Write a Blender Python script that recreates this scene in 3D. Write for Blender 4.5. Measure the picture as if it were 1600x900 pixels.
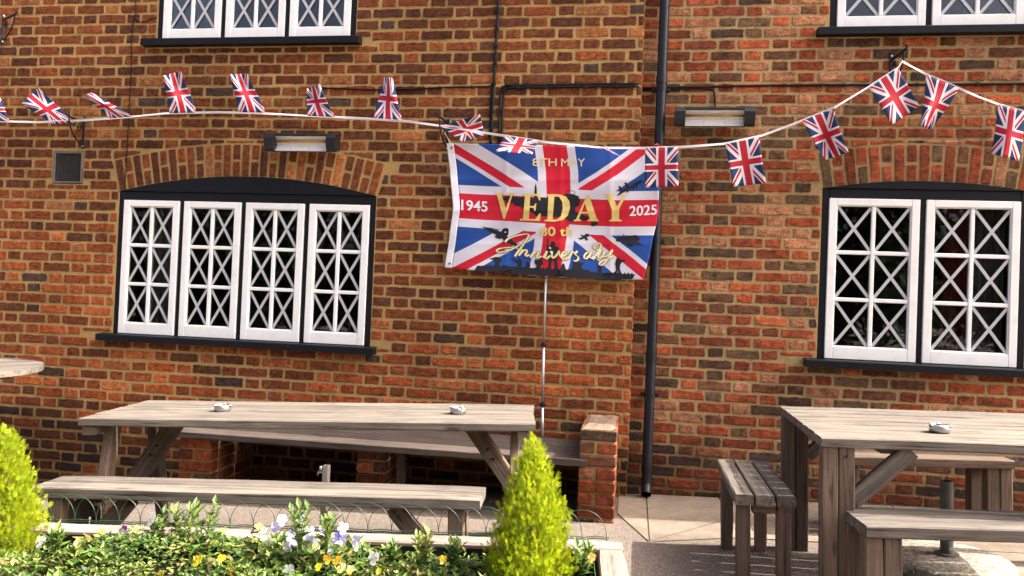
import bpy, bmesh, math, random
from mathutils import Vector, Matrix, Euler, Quaternion, noise as mnoise

for o in list(bpy.data.objects): bpy.data.objects.remove(o)
scn = bpy.context.scene
col = scn.collection
rnd = random.Random(7)

# ------------------------------------------------------------------ camera
CAM = Vector((0.0, -5.278, 1.305))
F = 1194.3                       # focal length in pixels of the 1600 px wide photograph
YAW, PITCH, ROLL = -0.15762, 0.01630, -0.04105
fw = Vector((math.sin(YAW)*math.cos(PITCH), math.cos(YAW)*math.cos(PITCH), math.sin(PITCH)))
r0 = Vector((math.cos(YAW), -math.sin(YAW), 0)); u0 = r0.cross(fw)
rt = math.cos(ROLL)*r0 - math.sin(ROLL)*u0
up = math.sin(ROLL)*r0 + math.cos(ROLL)*u0
cam = bpy.data.cameras.new('camera'); cam.sensor_width = 36; cam.lens = F/1600*36
cam.clip_start = 0.05; cam.clip_end = 500
camo = bpy.data.objects.new('camera', cam); col.objects.link(camo)
M = Matrix((rt, up, -fw)).transposed().to_4x4(); M.translation = CAM
camo.matrix_world = M
scn.camera = camo
scn.render.resolution_x = 1024; scn.render.resolution_y = 576

# ------------------------------------------------------------------ sky, sun, exposure
SUN = Vector((0.71, 0.085, 0.76)).normalized()
w = bpy.data.worlds.new('World'); scn.world = w; w.use_nodes = True
nt = w.node_tree; nt.nodes.clear()
sky = nt.nodes.new('ShaderNodeTexSky'); sky.sky_type = 'NISHITA'; sky.sun_disc = False
sky.sun_elevation = math.asin(SUN.z); sky.sun_rotation = math.atan2(SUN.x, SUN.y)
sky.air_density = 0.45; sky.dust_density = 9.0; sky.ozone_density = 0.3
bg = nt.nodes.new('ShaderNodeBackground'); bg.inputs[1].default_value = 0.15
wo = nt.nodes.new('ShaderNodeOutputWorld')
nt.links.new(sky.outputs[0], bg.inputs[0]); nt.links.new(bg.outputs[0], wo.inputs[0])
sun = bpy.data.lights.new('sun', 'SUN'); sun.energy = 2.9; sun.angle = math.radians(0.5); sun.color = (1, 0.95, 0.87)
suno = bpy.data.objects.new('sun', sun); col.objects.link(suno)
suno.rotation_euler = (-SUN).to_track_quat('-Z', 'Y').to_euler(); suno.location = (6, 3, 9)
vs = scn.view_settings
vs.view_transform = 'Standard'; vs.look = 'None'; vs.exposure = 2.22; vs.gamma = 1; vs.use_curve_mapping = False

SLOPE = 0.032                    # the ground falls gently to the left
TILT = -math.atan(SLOPE)

# a pixel gives a direction; these meet it with a wall plane or a level / sloping plane
def ray(px, py): return (px-800)/F*rt - (py-450)/F*up + fw
def on_y(px, py, y): d = ray(px, py); return CAM + d*((y-CAM.y)/d.y)
def on_z(px, py, z): d = ray(px, py); return CAM + d*((z-CAM.z)/d.z)
def on_g(px, py, h): d = ray(px, py); return CAM + d*((h-CAM.z)/(d.z-SLOPE*d.x))
def pix(p):
    v = Vector(p)-CAM; d = v.dot(fw)
    return 800+F*v.dot(rt)/d, 450-F*v.dot(up)/d

# ------------------------------------------------------------------ material helpers
def srgb(r, g, b):
    f = lambda c: (c/255/12.92 if c/255 <= .04045 else ((c/255+.055)/1.055)**2.4)
    return (f(r), f(g), f(b), 1)

class NT:
    def __init__(s, name):
        s.m = bpy.data.materials.new(name); s.m.use_nodes = True
        s.t = s.m.node_tree; s.t.nodes.clear()
        s.out = s.t.nodes.new('ShaderNodeOutputMaterial')
    def n(s, typ, **kw):
        nd = s.t.nodes.new(typ)
        for k, v in kw.items():
            if k.startswith('i_'):
                key = k[2:]
                key = int(key) if key.isdigit() else key.replace('_', ' ')
                if isinstance(v, (bpy.types.NodeSocket,)): s.t.links.new(v, nd.inputs[key])
                else: nd.inputs[key].default_value = v
            else: setattr(nd, k, v)
        return nd
    def math(s, op, a, b=None, c=None):
        nd = s.t.nodes.new('ShaderNodeMath'); nd.operation = op
        for i, v in enumerate((a, b, c)):
            if v is None: continue
            if isinstance(v, bpy.types.NodeSocket): s.t.links.new(v, nd.inputs[i])
            else: nd.inputs[i].default_value = v
        return nd.outputs[0]
    def mix(s, fac, a, b, blend='MIX'):
        nd = s.t.nodes.new('ShaderNodeMix'); nd.data_type = 'RGBA'; nd.blend_type = blend
        for i, v in ((0, fac), (6, a), (7, b)):
            if isinstance(v, bpy.types.NodeSocket): s.t.links.new(v, nd.inputs[i])
            else: nd.inputs[i].default_value = v
        return nd.outputs[2]
    def noise(s, vec, scale, detail=4, rough=.6):
        nd = s.n('ShaderNodeTexNoise', i_Scale=scale, i_Detail=detail, i_Roughness=rough)
        if vec is not None: s.t.links.new(vec, nd.inputs['Vector'])
        return nd.outputs['Fac']
    def ramp(s, fac, stops):
        nd = s.n('ShaderNodeValToRGB'); s.t.links.new(fac, nd.inputs[0])
        e = nd.color_ramp.elements
        while len(e) < len(stops): e.new(.5)
        for k, (p, c) in enumerate(stops):
            e[k].position = p; e[k].color = c if len(c) == 4 else (*c, 1)
        return nd.outputs[0]
    def pos(s): return s.n('ShaderNodeNewGeometry').outputs['Position']
    def obj(s): return s.n('ShaderNodeTexCoord').outputs['Object']
    def mapping(s, vec, scale=(1,1,1), loc=None):
        nd = s.n('ShaderNodeMapping'); s.t.links.new(vec, nd.inputs[0]); nd.inputs['Scale'].default_value = scale
        if loc is not None: s.t.links.new(loc, nd.inputs['Location'])
        return nd.outputs[0]
    def bump(s, h, strength=.4, dist=.003, normal=None):
        nd = s.n('ShaderNodeBump', i_Strength=strength, i_Distance=dist); s.t.links.new(h, nd.inputs['Height'])
        if normal is not None: s.t.links.new(normal, nd.inputs['Normal'])
        return nd.outputs[0]
    def pbr(s, color, rough=.7, normal=None, metal=0, spec=.5, **kw):
        p = s.n('ShaderNodeBsdfPrincipled')
        for key, v in (('Base Color', color), ('Roughness', rough), ('Metallic', metal), ('Specular IOR Level', spec), ('Normal', normal)):
            if v is None: continue
            if isinstance(v, bpy.types.NodeSocket): s.t.links.new(v, p.inputs[key])
            else: p.inputs[key].default_value = v
        for k, v in kw.items(): p.inputs[k.replace('_', ' ')].default_value = v
        return p.outputs[0]
    def done(s, shader):
        s.t.links.new(shader, s.out.inputs[0]); return s.m
MAT = {}

def weather_shade(t, c, P):
    """soot, run marks and painted foot shade that cross bricks and joints alike"""
    big = t.ramp(t.noise(P, .75, 5, .6), [(.34, (.70,.68,.66)), (.52, (1,1,1)), (.70, (1.14,1.12,1.08))])
    c = t.mix(1, c, big, 'MULTIPLY')
    runs = t.ramp(t.noise(t.mapping(P, (5.5, 1, .55)), 1.6, 5, .62), [(.56, (1,1,1)), (.74, (.66,.64,.62))])
    c = t.mix(1, c, runs, 'MULTIPLY')
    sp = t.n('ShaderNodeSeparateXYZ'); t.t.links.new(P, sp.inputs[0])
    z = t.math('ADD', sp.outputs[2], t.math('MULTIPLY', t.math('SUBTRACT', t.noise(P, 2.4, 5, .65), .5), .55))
    foot_shade = t.ramp(z, [(.20, (.50,.47,.45)), (.42, (1,1,1))])  # darkens the wall foot, painting in the shade below the bench
    return t.mix(1, c, foot_shade, 'MULTIPLY')
def mat_brick():
    t = NT('brick'); P = t.pos()
    at = t.n('ShaderNodeAttribute', attribute_name='Col')
    n1 = t.noise(P, 26, 6, .7); n2 = t.noise(P, 150, 5, .75); n4 = t.noise(P, 7, 3)
    # creased, dragged faces
    wv = t.n('ShaderNodeTexNoise', i_Scale=1.0, i_Detail=6, i_Roughness=.7, i_Distortion=1.6); t.t.links.new(t.mapping(P, (20, 20, 85)), wv.inputs['Vector']); n3 = wv.outputs['Fac']
    c = at.outputs['Color']
    c = t.mix(1, c, t.ramp(n1, [(.30, (.36,.33,.32)), (.5, (1,1,1)), (.70, (1.6,1.6,1.55))]), 'MULTIPLY')
    c = t.mix(1, c, t.ramp(n3, [(.32, (.30,.27,.26)), (.46, (1,1,1)), (.72, (1.35,1.42,1.5))]), 'MULTIPLY')
    c = t.mix(1, c, t.ramp(n2, [(.36, (.62,.62,.62)), (.64, (1.25,1.25,1.25))]), 'MULTIPLY')
    # burnt or faded patches inside single bricks
    c = t.mix(t.math('MULTIPLY', t.ramp(n4, [(.60, (0,0,0)), (.74, (1,1,1))]), .45), c, (.055, .040, .034, 1))
    pale = t.ramp(t.noise(P, 3.3, 4), [(.58, (0,0,0)), (.70, (1,1,1))])
    pale = t.math('MULTIPLY', pale, t.math('GREATER_THAN', n2, .53))
    c = t.mix(t.math('MULTIPLY', pale, .5), c, (.34, .24, .16, 1))
    # mortar smeared over the arrises, ragged
    e = t.math('ADD', at.outputs['Alpha'], t.math('MULTIPLY', t.math('SUBTRACT', t.noise(P, 85, 5, .75), .5), 2.3))
    e = t.math('LESS_THAN', e, .26)
    c = t.mix(t.math('MULTIPLY', e, .85), c, (.38, .245, .10, 1))
    c = weather_shade(t, c, P)
    h = t.math('ADD', t.math('ADD', n1, t.math('MULTIPLY', n3, 1.4)), t.math('MULTIPLY', n2, .6))
    return t.done(t.pbr(c, .92, t.bump(h, .9, .009), spec=.2))
MAT['brick'] = mat_brick()

def mat_mortar(name, a, b):
    t = NT(name); P = t.pos()
    n1 = t.noise(P, 5, 5, .6); n2 = t.noise(P, 120, 4, .75); n3 = t.noise(P, 45, 3)
    c = t.mix(n1, a, b)
    c = t.mix(1, c, t.ramp(n2, [(.3, (.7,.7,.7)), (.65, (1.15,1.15,1.15))]), 'MULTIPLY')
    grime = t.ramp(t.noise(P, 1.1, 5, .7), [(.56, (0,0,0)), (.76, (1,1,1))])
    c = t.mix(t.math('MULTIPLY', grime, .32), c, (.20, .12, .06, 1))
    c = weather_shade(t, c, P)
    h = t.math('ADD', n2, t.math('MULTIPLY', n3, 1.3))
    return t.done(t.pbr(c, .95, t.bump(h, .8, .005), spec=.15))
MAT['mortar'] = mat_mortar('mortar', (.50, .325, .122, 1), (.36, .232, .085, 1))
MAT['mortar_grey'] = mat_mortar('mortar_grey', (.48, .335, .155, 1), (.36, .245, .108, 1))

def mat_paint(name, c, rough=.45, dirt=.12, bs=.12, spec=.5):
    t = NT(name); P = t.pos()
    n = t.noise(P, 9, 5, .65); n2 = t.noise(P, 90, 3)
    cc = t.mix(t.math('MULTIPLY', t.ramp(n, [(.45, (0,0,0)), (.75, (1,1,1))]), dirt), c, (.25, .22, .17, 1))
    return t.done(t.pbr(cc, rough, t.bump(n2, bs, .002), spec=spec))
MAT['white'] = mat_paint('white_paint', (.83, .83, .79, 1), .45, .16)
MAT['black'] = mat_paint('black_paint', (.0075, .008, .010, 1), .45, .012, .12, .16)
MAT['plastic'] = mat_paint('black_plastic', (.0095, .010, .013, 1), .4, .02, .05, .28)
MAT['iron'] = mat_paint('wrought_iron', (.008, .0075, .0075, 1), .5, .05, .3, .3)
MAT['cable'] = mat_paint('black_cable', (.006, .006, .006, 1), .5, .03, .05, .2)
MAT['housing'] = mat_paint('heater_housing', (.011, .0115, .014, 1), .42, .04, .1, .3)
MAT['tape'] = mat_paint('pale_tape', (.46, .47, .46, 1), .6, .12, .1)
MAT['cord'] = mat_paint('white_cord', (.78, .76, .74, 1), .8, .15, .4)
MAT['greenwire'] = mat_paint('green_wire', (.018, .050, .026, 1), .4, .05, .05)
MAT['redtie'] = mat_paint('red_tie', (.55, .02, .03, 1), .7, .0, .3)
MAT['hem'] = mat_paint('white_hem', (.76, .75, .77, 1), .8, .08, .2)
MAT['room'] = mat_paint('room_plaster', (.07, .055, .04, 1), .9, .2, .1)
MAT['curtain'] = mat_paint('curtain_cloth', (.26, .25, .235, 1), .9, .15, .2)
MAT['redcloth'] = mat_paint('red_cloth', (.30, .03, .03, 1), .9, .1, .2)
MAT['greypost'] = mat_paint('grey_post', (.22, .20, .17, 1), .6, .3, .3)
MAT['greenpost'] = mat_paint('grey_green_tube', (.055, .062, .052, 1), .55, .35, .3)
MAT['gutterblack'] = MAT['plastic']

def mat_metal(name, c, rough):
    t = NT(name); P = t.pos()
    n = t.noise(P, 60, 4)
    return t.done(t.pbr(c, t.math('ADD', rough, t.math('MULTIPLY', n, .15)), None, metal=1))
MAT['steel'] = mat_metal('brushed_steel', (.45, .44, .42, 1), .34)
MAT['alu'] = mat_metal('aluminium', (.62, .62, .62, 1), .45)
def mat_refl():
    t = NT('heater_reflector'); return t.done(t.pbr((.88, .86, .80, 1), .35, None, metal=.15))
MAT['reflector'] = mat_refl()

def mat_element():
    t = NT('heating_element'); return t.done(t.pbr((.42, .22, .05, 1), .25))
MAT['element'] = mat_element()

def mat_glass():
    t = NT('window_glass')
    fr = t.n('ShaderNodeFresnel', i_IOR=1.52)
    wob = t.bump(t.noise(t.pos(), 3.0, 2), .05, .02)
    gl = t.n('ShaderNodeBsdfGlossy', i_Roughness=.015); t.t.links.new(wob, gl.inputs['Normal'])
    tr = t.n('ShaderNodeBsdfTransparent', i_Color=(.86, .89, .87, 1))
    mx = t.n('ShaderNodeMixShader'); t.t.links.new(t.math('MULTIPLY', fr.outputs[0], 1.15), mx.inputs[0])
    t.t.links.new(tr.outputs[0], mx.inputs[1]); t.t.links.new(gl.outputs[0], mx.inputs[2])
    return t.done(mx.outputs[0])
MAT['glass'] = mat_glass()

def mat_wood(name, c1, c2, dark, moss=0.0):
    t = NT(name); O = t.obj()
    inf = t.n('ShaderNodeObjectInfo')
    cmb = t.n('ShaderNodeCombineXYZ')
    for i in range(3): t.t.links.new(t.math('MULTIPLY', inf.outputs['Random'], 17.3+9*i), cmb.inputs[i])
    g = t.mapping(O, (1.6, 34, 34), cmb.outputs[0])
    g2 = t.mapping(O, (2.2, 90, 90), cmb.outputs[0])
    n1 = t.noise(g, 1.0, 6, .65); n2 = t.noise(g2, 1.0, 4, .7); n3 = t.noise(t.mapping(O, (1,1,1), cmb.outputs[0]), 5, 4)
    c = t.mix(t.ramp(n1, [(.34, (0,0,0)), (.66, (1,1,1))]), c1, c2)
    crack = t.ramp(n2, [(.34, (1,1,1)), (.46, (0,0,0))])
    c = t.mix(t.math('MULTIPLY', crack, .9), c, dark)
    c = t.mix(t.math('MULTIPLY', t.ramp(n3, [(.5, (0,0,0)), (.75, (1,1,1))]), .45), c, dark)
    c = t.mix(1, c, t.ramp(inf.outputs['Random'], [(0, (.80,.79,.80)), (1, (1.18,1.16,1.14))]), 'MULTIPLY')
    alg = t.ramp(t.noise(t.mapping(O, (3, 6, 6), cmb.outputs[0]), 1.0, 5, .65), [(.52, (0,0,0)), (.70, (1,1,1))])
    c = t.mix(t.math('MULTIPLY', alg, .40), c, (.085, .080, .060, 1))
    # knots
    vk = t.n('ShaderNodeTexVoronoi', i_Scale=1.0); t.t.links.new(t.mapping(O, (2.2, 9, 9), cmb.outputs[0]), vk.inputs['Vector'])
    kn = t.ramp(vk.outputs['Distance'], [(.05, (1,1,1)), (.11, (0,0,0))])
    c = t.mix(t.math('MULTIPLY', kn, .7), c, dark)
    h = t.math('ADD', t.math('MULTIPLY', n1, 1.0), t.math('MULTIPLY', n2, .9))
    return t.done(t.pbr(c, .85, t.bump(h, .65, .004), spec=.25))
MAT['wood'] = mat_wood('weathered_wood', (.185, .160, .131, 1), (.080, .067, .054, 1), (.024, .019, .015, 1))
MAT['wood_brown'] = mat_wood('brown_weathered_wood', (.150, .106, .074, 1), (.092, .064, .045, 1), (.025, .017, .012, 1))
MAT['wood_dark'] = mat_wood('dark_weathered_wood', (.098, .074, .060, 1), (.058, .044, .036, 1), (.018, .013, .010, 1))
MAT['timber'] = mat_wood('planter_timber', (.24, .19, .165, 1), (.185, .140, .115, 1), (.08, .055, .042, 1))

def mat_tarmac():
    t = NT('tarmac'); P = t.pos()
    v = t.n('ShaderNodeTexVoronoi', i_Scale=170); t.t.links.new(P, v.inputs['Vector'])
    n = t.noise(P, 2.2, 6, .65); n2 = t.noise(P, 260, 3)
    c = t.mix(n, (.195, .160, .132, 1), (.138, .114, .095, 1))
    sp = t.n('ShaderNodeSeparateColor'); t.t.links.new(v.outputs['Color'], sp.inputs[0])
    c = t.mix(1, c, t.ramp(sp.outputs[0], [(0, (.55,.55,.56)), (.7, (1,.97,.94)), (1, (1.45,1.4,1.35))]), 'MULTIPLY')
    st = t.ramp(t.noise(P, .9, 5, .7), [(.5, (0,0,0)), (.68, (1,1,1))])
    c = t.mix(t.math('MULTIPLY', st, .45), c, (.10, .085, .075, 1))
    return t.done(t.pbr(c, .95, t.bump(t.math('ADD', v.outputs['Distance'], n2), .6, .004), spec=.2))
MAT['tarmac'] = mat_tarmac()
def mat_concrete(name, a, b, sc=1.0):
    t = NT(name); P = t.pos()
    n = t.noise(P, 3*sc, 6, .7); n2 = t.noise(P, 220, 3); n3 = t.noise(P, 22, 4)
    c = t.mix(n, a, b)
    c = t.mix(1, c, t.ramp(n2, [(.3, (.75,.75,.75)), (.65, (1.1,1.1,1.1))]), 'MULTIPLY')
    c = t.mix(t.math('MULTIPLY', t.ramp(n3, [(.52, (0,0,0)), (.72, (1,1,1))]), .4), c, (.08, .07, .055, 1))
    c = t.mix(1, c, t.ramp(t.noise(P, 1.7, 6, .7), [(.35, (.62,.60,.58)), (.6, (1.1,1.08,1.05))]), 'MULTIPLY')
    return t.done(t.pbr(c, .93, t.bump(t.math('ADD', n2, n3), .5, .003), spec=.2))
MAT['concrete'] = mat_concrete('concrete', (.25, .205, .160, 1), (.185, .150, .116, 1))
MAT['render'] = mat_concrete('mortar_cap', (.30, .22, .16, 1), (.20, .13, .09, 1), 4)
MAT['ventbar'] = mat_concrete('vent_grille', (.075, .072, .072, 1), (.045, .043, .043, 1), 4)
MAT['stone'] = mat_concrete('vent_stone', (.19, .17, .16, 1), (.12, .105, .10, 1), 4)
def mat_aggregate():
    t = NT('exposed_aggregate'); P = t.pos()
    v = t.n('ShaderNodeTexVoronoi', i_Scale=75); t.t.links.new(P, v.inputs['Vector'])
    sp = t.n('ShaderNodeSeparateColor'); t.t.links.new(v.outputs['Color'], sp.inputs[0])
    c = t.ramp(sp.outputs[1], [(0, (.12,.10,.075)), (.6, (.25,.22,.165)), (1, (.38,.35,.29))])
    return t.done(t.pbr(c, .85, t.bump(v.outputs['Distance'], -1.0, .008)))
MAT['aggregate'] = mat_aggregate()
def mat_soil():
    t = NT('soil'); P = t.pos(); n = t.noise(P, 40, 6, .7)
    return t.done(t.pbr(t.mix(n, (.035, .022, .014, 1), (.10, .065, .042, 1)), .95, t.bump(n, 1, .02)))
MAT['soil'] = mat_soil()
def mat_leaf(name, trans=.35, rough=.55, gain=1.0):
    t = NT(name)
    at = t.n('ShaderNodeAttribute', attribute_name='Col')
    n = t.noise(t.pos(), 80, 3)
    c = t.mix(1, at.outputs['Color'], t.ramp(n, [(.3, (.75,.78,.7)), (.7, (1.2,1.18,1.1))]), 'MULTIPLY')
    p = t.pbr(c, rough, spec=.35)
    tr = t.n('ShaderNodeBsdfTranslucent'); t.t.links.new(c, tr.inputs[0])
    mx = t.n('ShaderNodeMixShader', i_0=trans); t.t.links.new(p, mx.inputs[1]); t.t.links.new(tr.outputs[0], mx.inputs[2])
    return t.done(mx.outputs[0])
MAT['leaf'] = mat_leaf('leaf'); MAT['conifer'] = mat_leaf('golden_foliage', .5, .65); MAT['petal'] = mat_leaf('petal', .3, .7)
def mat_bark():
    t = NT('bark'); n = t.noise(t.mapping(t.pos(), (8, 8, 2)), 3, 5, .7)
    return t.done(t.pbr(t.mix(n, (.05, .035, .025, 1), (.14, .10, .075, 1)), .95, t.bump(n, .8, .02)))
MAT['bark'] = mat_bark()

def mat_union(name, red, white, blue, aspect=(50, 30), trans=.22):
    t = NT(name)
    uv = t.n('ShaderNodeUVMap', uv_map='UVMap')
    sep = t.n('ShaderNodeSeparateXYZ'); t.t.links.new(uv.outputs[0], sep.inputs[0])
    x = t.math('MULTIPLY', t.math('SUBTRACT', sep.outputs[0], .5), 50.0)
    y = t.math('MULTIPLY', t.math('SUBTRACT', sep.outputs[1], .5), 30.0)
    s1 = t.math('DIVIDE', t.math('SUBTRACT', y, t.math('MULTIPLY', x, .6)), 1.166)
    s2 = t.math('DIVIDE', t.math('ADD', y, t.math('MULTIPLY', x, .6)), 1.166)
    sg = t.math('SIGN', x)
    def band(v, lo, hi): return t.math('MULTIPLY', t.math('GREATER_THAN', v, lo), t.math('LESS_THAN', v, hi))
    wsal = t.math('MAXIMUM', band(s1, -3, 3), band(s2, -3, 3))
    rsal = t.math('MAXIMUM', band(t.math('MULTIPLY', s1, sg), 0, 2), band(t.math('MULTIPLY', s2, sg), 0, 2))
    ax, ay = t.math('ABSOLUTE', x), t.math('ABSOLUTE', y)
    wc = t.math('MAXIMUM', t.math('LESS_THAN', ax, 5.0), t.math('LESS_THAN', ay, 5.0))
    rc = t.math('MAXIMUM', t.math('LESS_THAN', ax, 3.0), t.math('LESS_THAN', ay, 3.0))
    c = t.mix(wsal, blue, white); c = t.mix(rsal, c, red); c = t.mix(wc, c, white); c = t.mix(rc, c, red)
    p = t.pbr(c, .62, t.bump(t.noise(t.pos(), 30, 3), .12, .004), spec=.3)
    tr = t.n('ShaderNodeBsdfTranslucent'); t.t.links.new(c, tr.inputs[0])
    mx = t.n('ShaderNodeMixShader', i_0=trans); t.t.links.new(p, mx.inputs[1]); t.t.links.new(tr.outputs[0], mx.inputs[2])
    return t.done(mx.outputs[0])
MAT['union'] = mat_union('union_flag_print', (.66, .014, .036, 1), (.74, .72, .78, 1), (.020, .082, .35, 1))
MAT['union_small'] = mat_union('bunting_flag_print', (.52, .018, .035, 1), (.80, .77, .80, 1), (.022, .040, .120, 1))
def mat_print(name, c, rough=.6):
    t = NT(name); n = t.noise(t.pos(), 25, 3)
    return t.done(t.pbr(t.mix(t.math('MULTIPLY', n, .5), c, tuple(v*.72 for v in c[:3])+(1,)), rough, spec=.3))
MAT['gold'] = mat_print('gold_print', (.72, .55, .17, 1)); MAT['goldpale'] = mat_print('pale_gold_print', (.80, .70, .38, 1))
MAT['ink'] = mat_print('black_print', (.012, .012, .016, 1)); MAT['whiteink'] = mat_print('white_print', (.80, .78, .82, 1))

# ------------------------------------------------------------------ mesh helpers
class MB:
    def __init__(s): s.v = []; s.f = []; s.c = None
    def add(s, vs, fs):
        b = len(s.v); s.v += [Vector(p) for p in vs]; s.f += [tuple(i+b for i in f) for f in fs]
    def box(s, a, b, ch=.003):
        """box between corners a and b with chamfered edges"""
        x0, y0, z0 = (min(a[i], b[i]) for i in range(3)); x1, y1, z1 = (max(a[i], b[i]) for i in range(3))
        ch = min(ch, .45*min(x1-x0, y1-y0, z1-z0))
        vs, idx = [], {}
        for sx in (0, 1):
            for sy in (0, 1):
                for sz in (0, 1):
                    X, Y, Z = (x0, x1)[sx], (y0, y1)[sy], (z0, z1)[sz]
                    dx, dy, dz = (ch if sx == 0 else -ch), (ch if sy == 0 else -ch), (ch if sz == 0 else -ch)
                    idx[sx, sy, sz, 0] = len(vs); vs.append((X, Y+dy, Z+dz))
                    idx[sx, sy, sz, 1] = len(vs); vs.append((X+dx, Y, Z+dz))
                    idx[sx, sy, sz, 2] = len(vs); vs.append((X+dx, Y+dy, Z))
        fs = []
        q = [(0, 0), (1, 0), (1, 1), (0, 1)]
        for s0 in (0, 1):
            fs.append([idx[s0, a_, b_, 0] for a_, b_ in q]); fs.append([idx[a_, s0, b_, 1] for a_, b_ in q]); fs.append([idx[a_, b_, s0, 2] for a_, b_ in q])
        for a_ in (0, 1):
            for b_ in (0, 1):
                fs.append([idx[a_, b_, 0, 0], idx[a_, b_, 1, 0], idx[a_, b_, 1, 1], idx[a_, b_, 0, 1]])
                fs.append([idx[a_, 0, b_, 0], idx[a_, 1, b_, 0], idx[a_, 1, b_, 2], idx[a_, 0, b_, 2]])
                fs.append([idx[0, a_, b_, 1], idx[1, a_, b_, 1], idx[1, a_, b_, 2], idx[0, a_, b_, 2]])
                for c_ in (0, 1): fs.append([idx[a_, b_, c_, 0], idx[a_, b_, c_, 1], idx[a_, b_, c_, 2]])
        s.add(vs, fs)
    def tube(s, pts, r, n=8, caps=True):
        pts = [Vector(p) for p in pts]; rs = r if isinstance(r, (list, tuple)) else [r]*len(pts)
        vs, fs = [], []
        prev = None
        for i, p in enumerate(pts):
            d = (pts[min(i+1, len(pts)-1)]-pts[max(i-1, 0)]).normalized()
            if prev is None:
                a = d.orthogonal().normalized()
            else:
                a = (prev - d*prev.dot(d)).normalized()
            prev = a; b = d.cross(a)
            for k in range(n):
                t = 2*math.pi*k/n; vs.append(p + (a*math.cos(t)+b*math.sin(t))*rs[i])
        for i in range(len(pts)-1):
            for k in range(n):
                k2 = (k+1) % n; fs.append((i*n+k, i*n+k2, (i+1)*n+k2, (i+1)*n+k))
        if caps:
            fs.append(tuple(range(n))[::-1]); fs.append(tuple((len(pts)-1)*n+k for k in range(n)))
        s.add(vs, fs)
    def lathe(s, prof, c=(0,0,0), n=24):
        vs, fs = [], []
        for (r, z) in prof:
            for k in range(n):
                t = 2*math.pi*k/n; vs.append((c[0]+r*math.cos(t), c[1]+r*math.sin(t), c[2]+z))
        for i in range(len(prof)-1):
            for k in range(n):
                k2 = (k+1) % n; fs.append((i*n+k, i*n+k2, (i+1)*n+k2, (i+1)*n+k))
        s.add(vs, fs)
    def prism(s, poly, y0, y1):
        """polygon in x,z pushed from y0 to y1"""
        n = len(poly)
        s.add([(x, y0, z) for x, z in poly]+[(x, y1, z) for x, z in poly],
              [tuple(range(n)), tuple(range(2*n-1, n-1, -1))]+[(i, i+n, (i+1) % n+n, (i+1) % n) for i in range(n)])
    def slab(s, poly, z0, z1):
        n = len(poly)
        s.add([(x, y, z0) for x, y in poly]+[(x, y, z1) for x, y in poly],
              [tuple(range(n-1, -1, -1)), tuple(range(n, 2*n))]+[(i, (i+1) % n, (i+1) % n+n, i+n) for i in range(n)])
    def mesh(s, name, smooth=False, fix=True):
        me = bpy.data.meshes.new(name); me.from_pydata([tuple(v) for v in s.v], [], s.f)
        if fix:
            bm = bmesh.new(); bm.from_mesh(me); bmesh.ops.recalc_face_normals(bm, faces=bm.faces); bm.to_mesh(me); bm.free()
        if smooth: me.polygons.foreach_set('use_smooth', [True]*len(me.polygons))
        if s.c is not None:
            at = me.color_attributes.new('Col', 'FLOAT_COLOR', 'POINT')
            at.data.foreach_set('color', [x for cc in s.c for x in cc])
        me.update(); return me
    def build(s, name, mat, parent=None, smooth=False, fix=True):
        return link(name, s.mesh(name, smooth, fix), mat, parent)
def link(name, me, mat=None, parent=None):
    if mat is not None and not me.materials: me.materials.append(MAT[mat])
    o = bpy.data.objects.new(name, me); col.objects.link(o)
    if parent is not None: o.parent = parent
    return o
def tag(o, label=None, cat=None, group=None, kind=None):
    if label: o['label'] = label
    if cat: o['category'] = cat
    if group: o['group'] = group
    if kind: o['kind'] = kind
    return o
def thing(name, label, cat, loc=(0,0,0), rz=0, group=None, tilt=False):
    o = bpy.data.objects.new(name, None); col.objects.link(o); o.empty_display_size = .1
    m = Matrix.Translation(loc) @ (Matrix.Rotation(TILT, 4, 'Y') if tilt else Matrix()) @ Matrix.Rotation(rz, 4, 'Z')
    o.matrix_world = m
    return tag(o, label, cat, group)
def gz(x): return SLOPE*x-(.065*(-2.8-x) if -6 < x < -2.8 else .065*3.2 if x <= -6 else 0)
def G(x, y): return (x, y, gz(x))

_plank_rnd = random.Random(3)
def plank_mesh(L, w, t, seed, ch=.005):
    r = random.Random(seed); N = max(3, int(L/.12)); vs, fs = [], []
    prof = [(-w/2+ch, -t/2), (w/2-ch, -t/2), (w/2, -t/2+ch), (w/2, t/2-ch), (w/2-ch, t/2), (-w/2+ch, t/2), (-w/2, t/2-ch), (-w/2, -t/2+ch)]
    bow = r.uniform(-.0015, .0015)
    for i in range(N+1):
        f = i/N; x = -L/2+L*f
        sh = .94 if i in (0, N) else 1
        wob = (r.uniform(-.0012, .0012), r.uniform(-.0008, .0008)+bow*math.sin(math.pi*f))
        for (a, b) in prof:
            vs.append((x+r.uniform(-.001, .001), a*(1-.03*(sh < 1))+wob[0], b*(1-.08*(sh < 1))+wob[1]))
    n = 8
    for i in range(N):
        for k in range(n):
            k2 = (k+1) % n; fs.append((i*n+k, (i+1)*n+k, (i+1)*n+k2, i*n+k2))
    fs.append(tuple(range(n))); fs.append(tuple(N*n+k for k in range(n-1, -1, -1)))
    m = MB(); m.add(vs, fs); return m
def plank(name, p0, p1, w, t, mat, parent, updir=(0,0,1), ch=.005):
    """a board from p0 to p1 (its local x), thickness along updir"""
    p0, p1 = Vector(p0), Vector(p1); X = (p1-p0); L = X.length; X.normalize()
    Z = Vector(updir); Z = (Z-X*Z.dot(X)).normalized(); Y = Z.cross(X)
    o = plank_mesh(L, w, t, _plank_rnd.random(), ch).build(name, mat, parent)
    m = Matrix((X, Y, Z)).transposed().to_4x4(); m.translation = (p0+p1)/2
    o.matrix_local = m
    return o

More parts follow.
